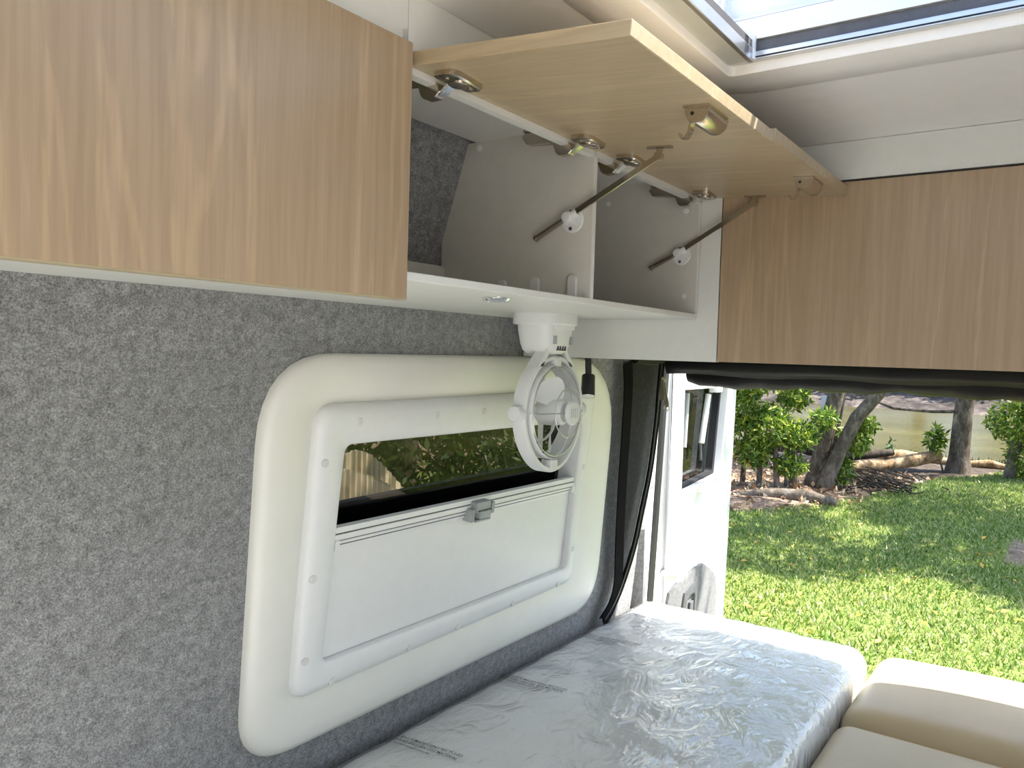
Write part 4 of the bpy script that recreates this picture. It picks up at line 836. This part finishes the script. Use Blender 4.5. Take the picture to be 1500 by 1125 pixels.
# grass blades, leaf litter
n = 230000; px = 3.0+RNG.uniform(0, 1, n)**1.25*15.5; py = RNG.uniform(-3.0, 6.0, n); keep = np.array([a < bound(b)+0.4*math.sin(b*3.1)+0.2 and b < 0.8+a*0.42 and ((a-10.3)/0.9)**2+((b-0.15)/0.5)**2 > 1.3*random.random()**0.6 for a, b in zip(px, py)]); px, py = px[keep], py[keep]; n = len(px)
zg = np.array([gz(a, b) for a, b in zip(px, py)]); hh = RNG.uniform(0.02, 0.055, n); th = RNG.uniform(0, 2*PI, n); w = RNG.uniform(0.003, 0.007, n)*(1+px/14)
co = np.zeros((n, 3, 3)); co[:, 0] = np.stack([px-w*np.cos(th), py-w*np.sin(th), zg], 1); co[:, 1] = np.stack([px+w*np.cos(th), py+w*np.sin(th), zg], 1)
co[:, 2] = np.stack([px+RNG.normal(0, 0.022, n), py+RNG.normal(0, 0.022, n), zg+hh], 1)
tag(tris('grass', co, 'grass_blade'), 'short sunlit lawn grass behind the van', 'grass', kind='stuff')
n = 5200; px = RNG.uniform(9.6, 16.5, n); py = RNG.uniform(1.5, 7.5, n); keep = np.array([a > bound(b)-0.25 for a, b in zip(px, py)]); P = np.stack([px, py, np.array([gz(a, b) for a, b in zip(px, py)])+0.015], 1)[keep]
o = leaf_cloud('leaf_litter', 'litter', P, 0.10, None, 2.0, 0.0); tag(o, 'dry brown leaf litter under the bush', 'leaf litter', kind='stuff')
lm = bpy.data.meshes.new('fallen_leaf'); lm.from_pydata([(0, 0, 0), (0.022, 0.014, 0.010), (0.06, 0, 0.004), (0.022, -0.014, 0.010)], [], [(0, 1, 2, 3)]); lm.materials.append(MAT['leaf_orange'])
for k in range(70):
    x = 4.6+random.random()**1.2*7.5; y = random.uniform(0.0, 0.35*x)
    if x > bound(y)-0.3: continue
    o = bpy.data.objects.new('fallen_leaf', lm); COL.objects.link(o); o.location = (x, y, gz(x, y)+0.028); o.rotation_euler = (random.uniform(-0.5, 0.5), random.uniform(-0.5, 0.5), random.uniform(0, 6.28)); s = random.uniform(0.8, 1.5); o.scale = (s, s, s)
    tag(o, 'orange fallen leaf lying on the lawn', 'leaf', 'fallen leaves on the lawn')
# trees on the far bank
for k in range(12):
    y = -14+5.2*k+random.uniform(-1, 1); x = 56+random.uniform(-2, 5)
    tree('far_tree', 'dark tree growing along the far river bank', (x, y, 1.0), [([(x, y, 0.7), (x, y+0.2, 4.0), (x-0.3, y, 7)], [0.35, 0.28, 0.1])], [((x, y, 6.5), (2.6, 2.5, 3.6)), ((x-0.8, y+0.4, 3.4), (2.0, 2.0, 1.8))], 1600, 0.8, 'leaf_dark', group='trees along the far river bank')
# shrubs and a ribbed garden screen outside the side window
for lab, bl, n in (('dense dark shrub growing behind the ribbed screen', [((4.6, 5.3, 1.0), (0.9, 0.6, 1.3)), ((5.6, 5.2, 0.8), (0.9, 0.6, 1.2)), ((3.8, 5.3, 1.3), (0.8, 0.5, 1.3))], 5200),
                   ('bright grassy shrub beside the ribbed screen', [((4.85, 4.1, -0.05), (0.42, 0.3, 0.40)), ((5.35, 4.3, -0.05), (0.5, 0.35, 0.42))], 6000),
                   ('tall dark shrub growing beyond the rear pillar', [((6.9, 4.9, 0.9), (0.9, 0.7, 1.5)), ((6.1, 4.7, 0.5), (0.7, 0.5, 1.0)), ((7.9, 5.3, 0.9), (0.9, 0.7, 1.4))], 5200)):
    c = bl[0][0]; tree('shrub', lab, (c[0], c[1], GZ), [([(c[0], c[1], GZ-0.04), (c[0]+0.05, c[1], -0.2), (c[0], c[1], c[2])], [0.06, 0.05, 0.03])], bl, n, 0.08 if 'bright' in lab else 0.15, 'leaf_green' if 'bright' in lab else 'leaf_dark', cat='shrub')
tk = thing('ribbed_screen', (4.0, 4.25, GZ), 'pale tan ribbed sheet screen with a curved top outside the tinted window', 'garden screen')
def sheet(top, y0, mat):
    P = smooth_poly(top, 24); mb = MB(); L = []
    for i, p in enumerate(P):
        d = 0.012*math.sin(p.x*2*PI/0.052); L.append([Vector((p.x, y0+d, GZ-0.02)), Vector((p.x, y0+d, p.y)), Vector((p.x, y0+d+0.012, p.y)), Vector((p.x, y0+d+0.012, GZ-0.02))])
    mb.loft(L, True, True); mb.build('sheet', mat, tk, True, 80)
sheet([(3.30, 0.60), (3.86, 0.735), (4.05, 0.755), (4.27, 0.634), (4.58, 0.36)], 4.20, 'tin_tan')
sheet([(3.10, 0.48), (3.62, 0.66), (3.78, 0.66), (4.05, 0.56), (4.30, 0.42)], 3.98, 'tin_tan')
# sparse tree reaching over the rear door
tree('tree', 'sparse tree arching over the open rear door', (7.6, 7.2, GZ), [([(7.6, 7.2, GZ-0.05), (7.5, 7.0, 1.5), (7.2, 6.2, 3.4), (6.4, 4.4, 4.6), (5.2, 1.8, 5.1), (4.5, 0.2, 5.1)], [0.26, 0.21, 0.17, 0.12, 0.08, 0.03])],
     [((4.5, -0.1, 5.0), (0.7, 0.8, 0.3)), ((5.6, 2.4, 5.2), (0.9, 0.9, 0.4)), ((7.2, 6.0, 4.6), (1.8, 1.6, 1.0))], 1500, 0.20, 'leaf_green')
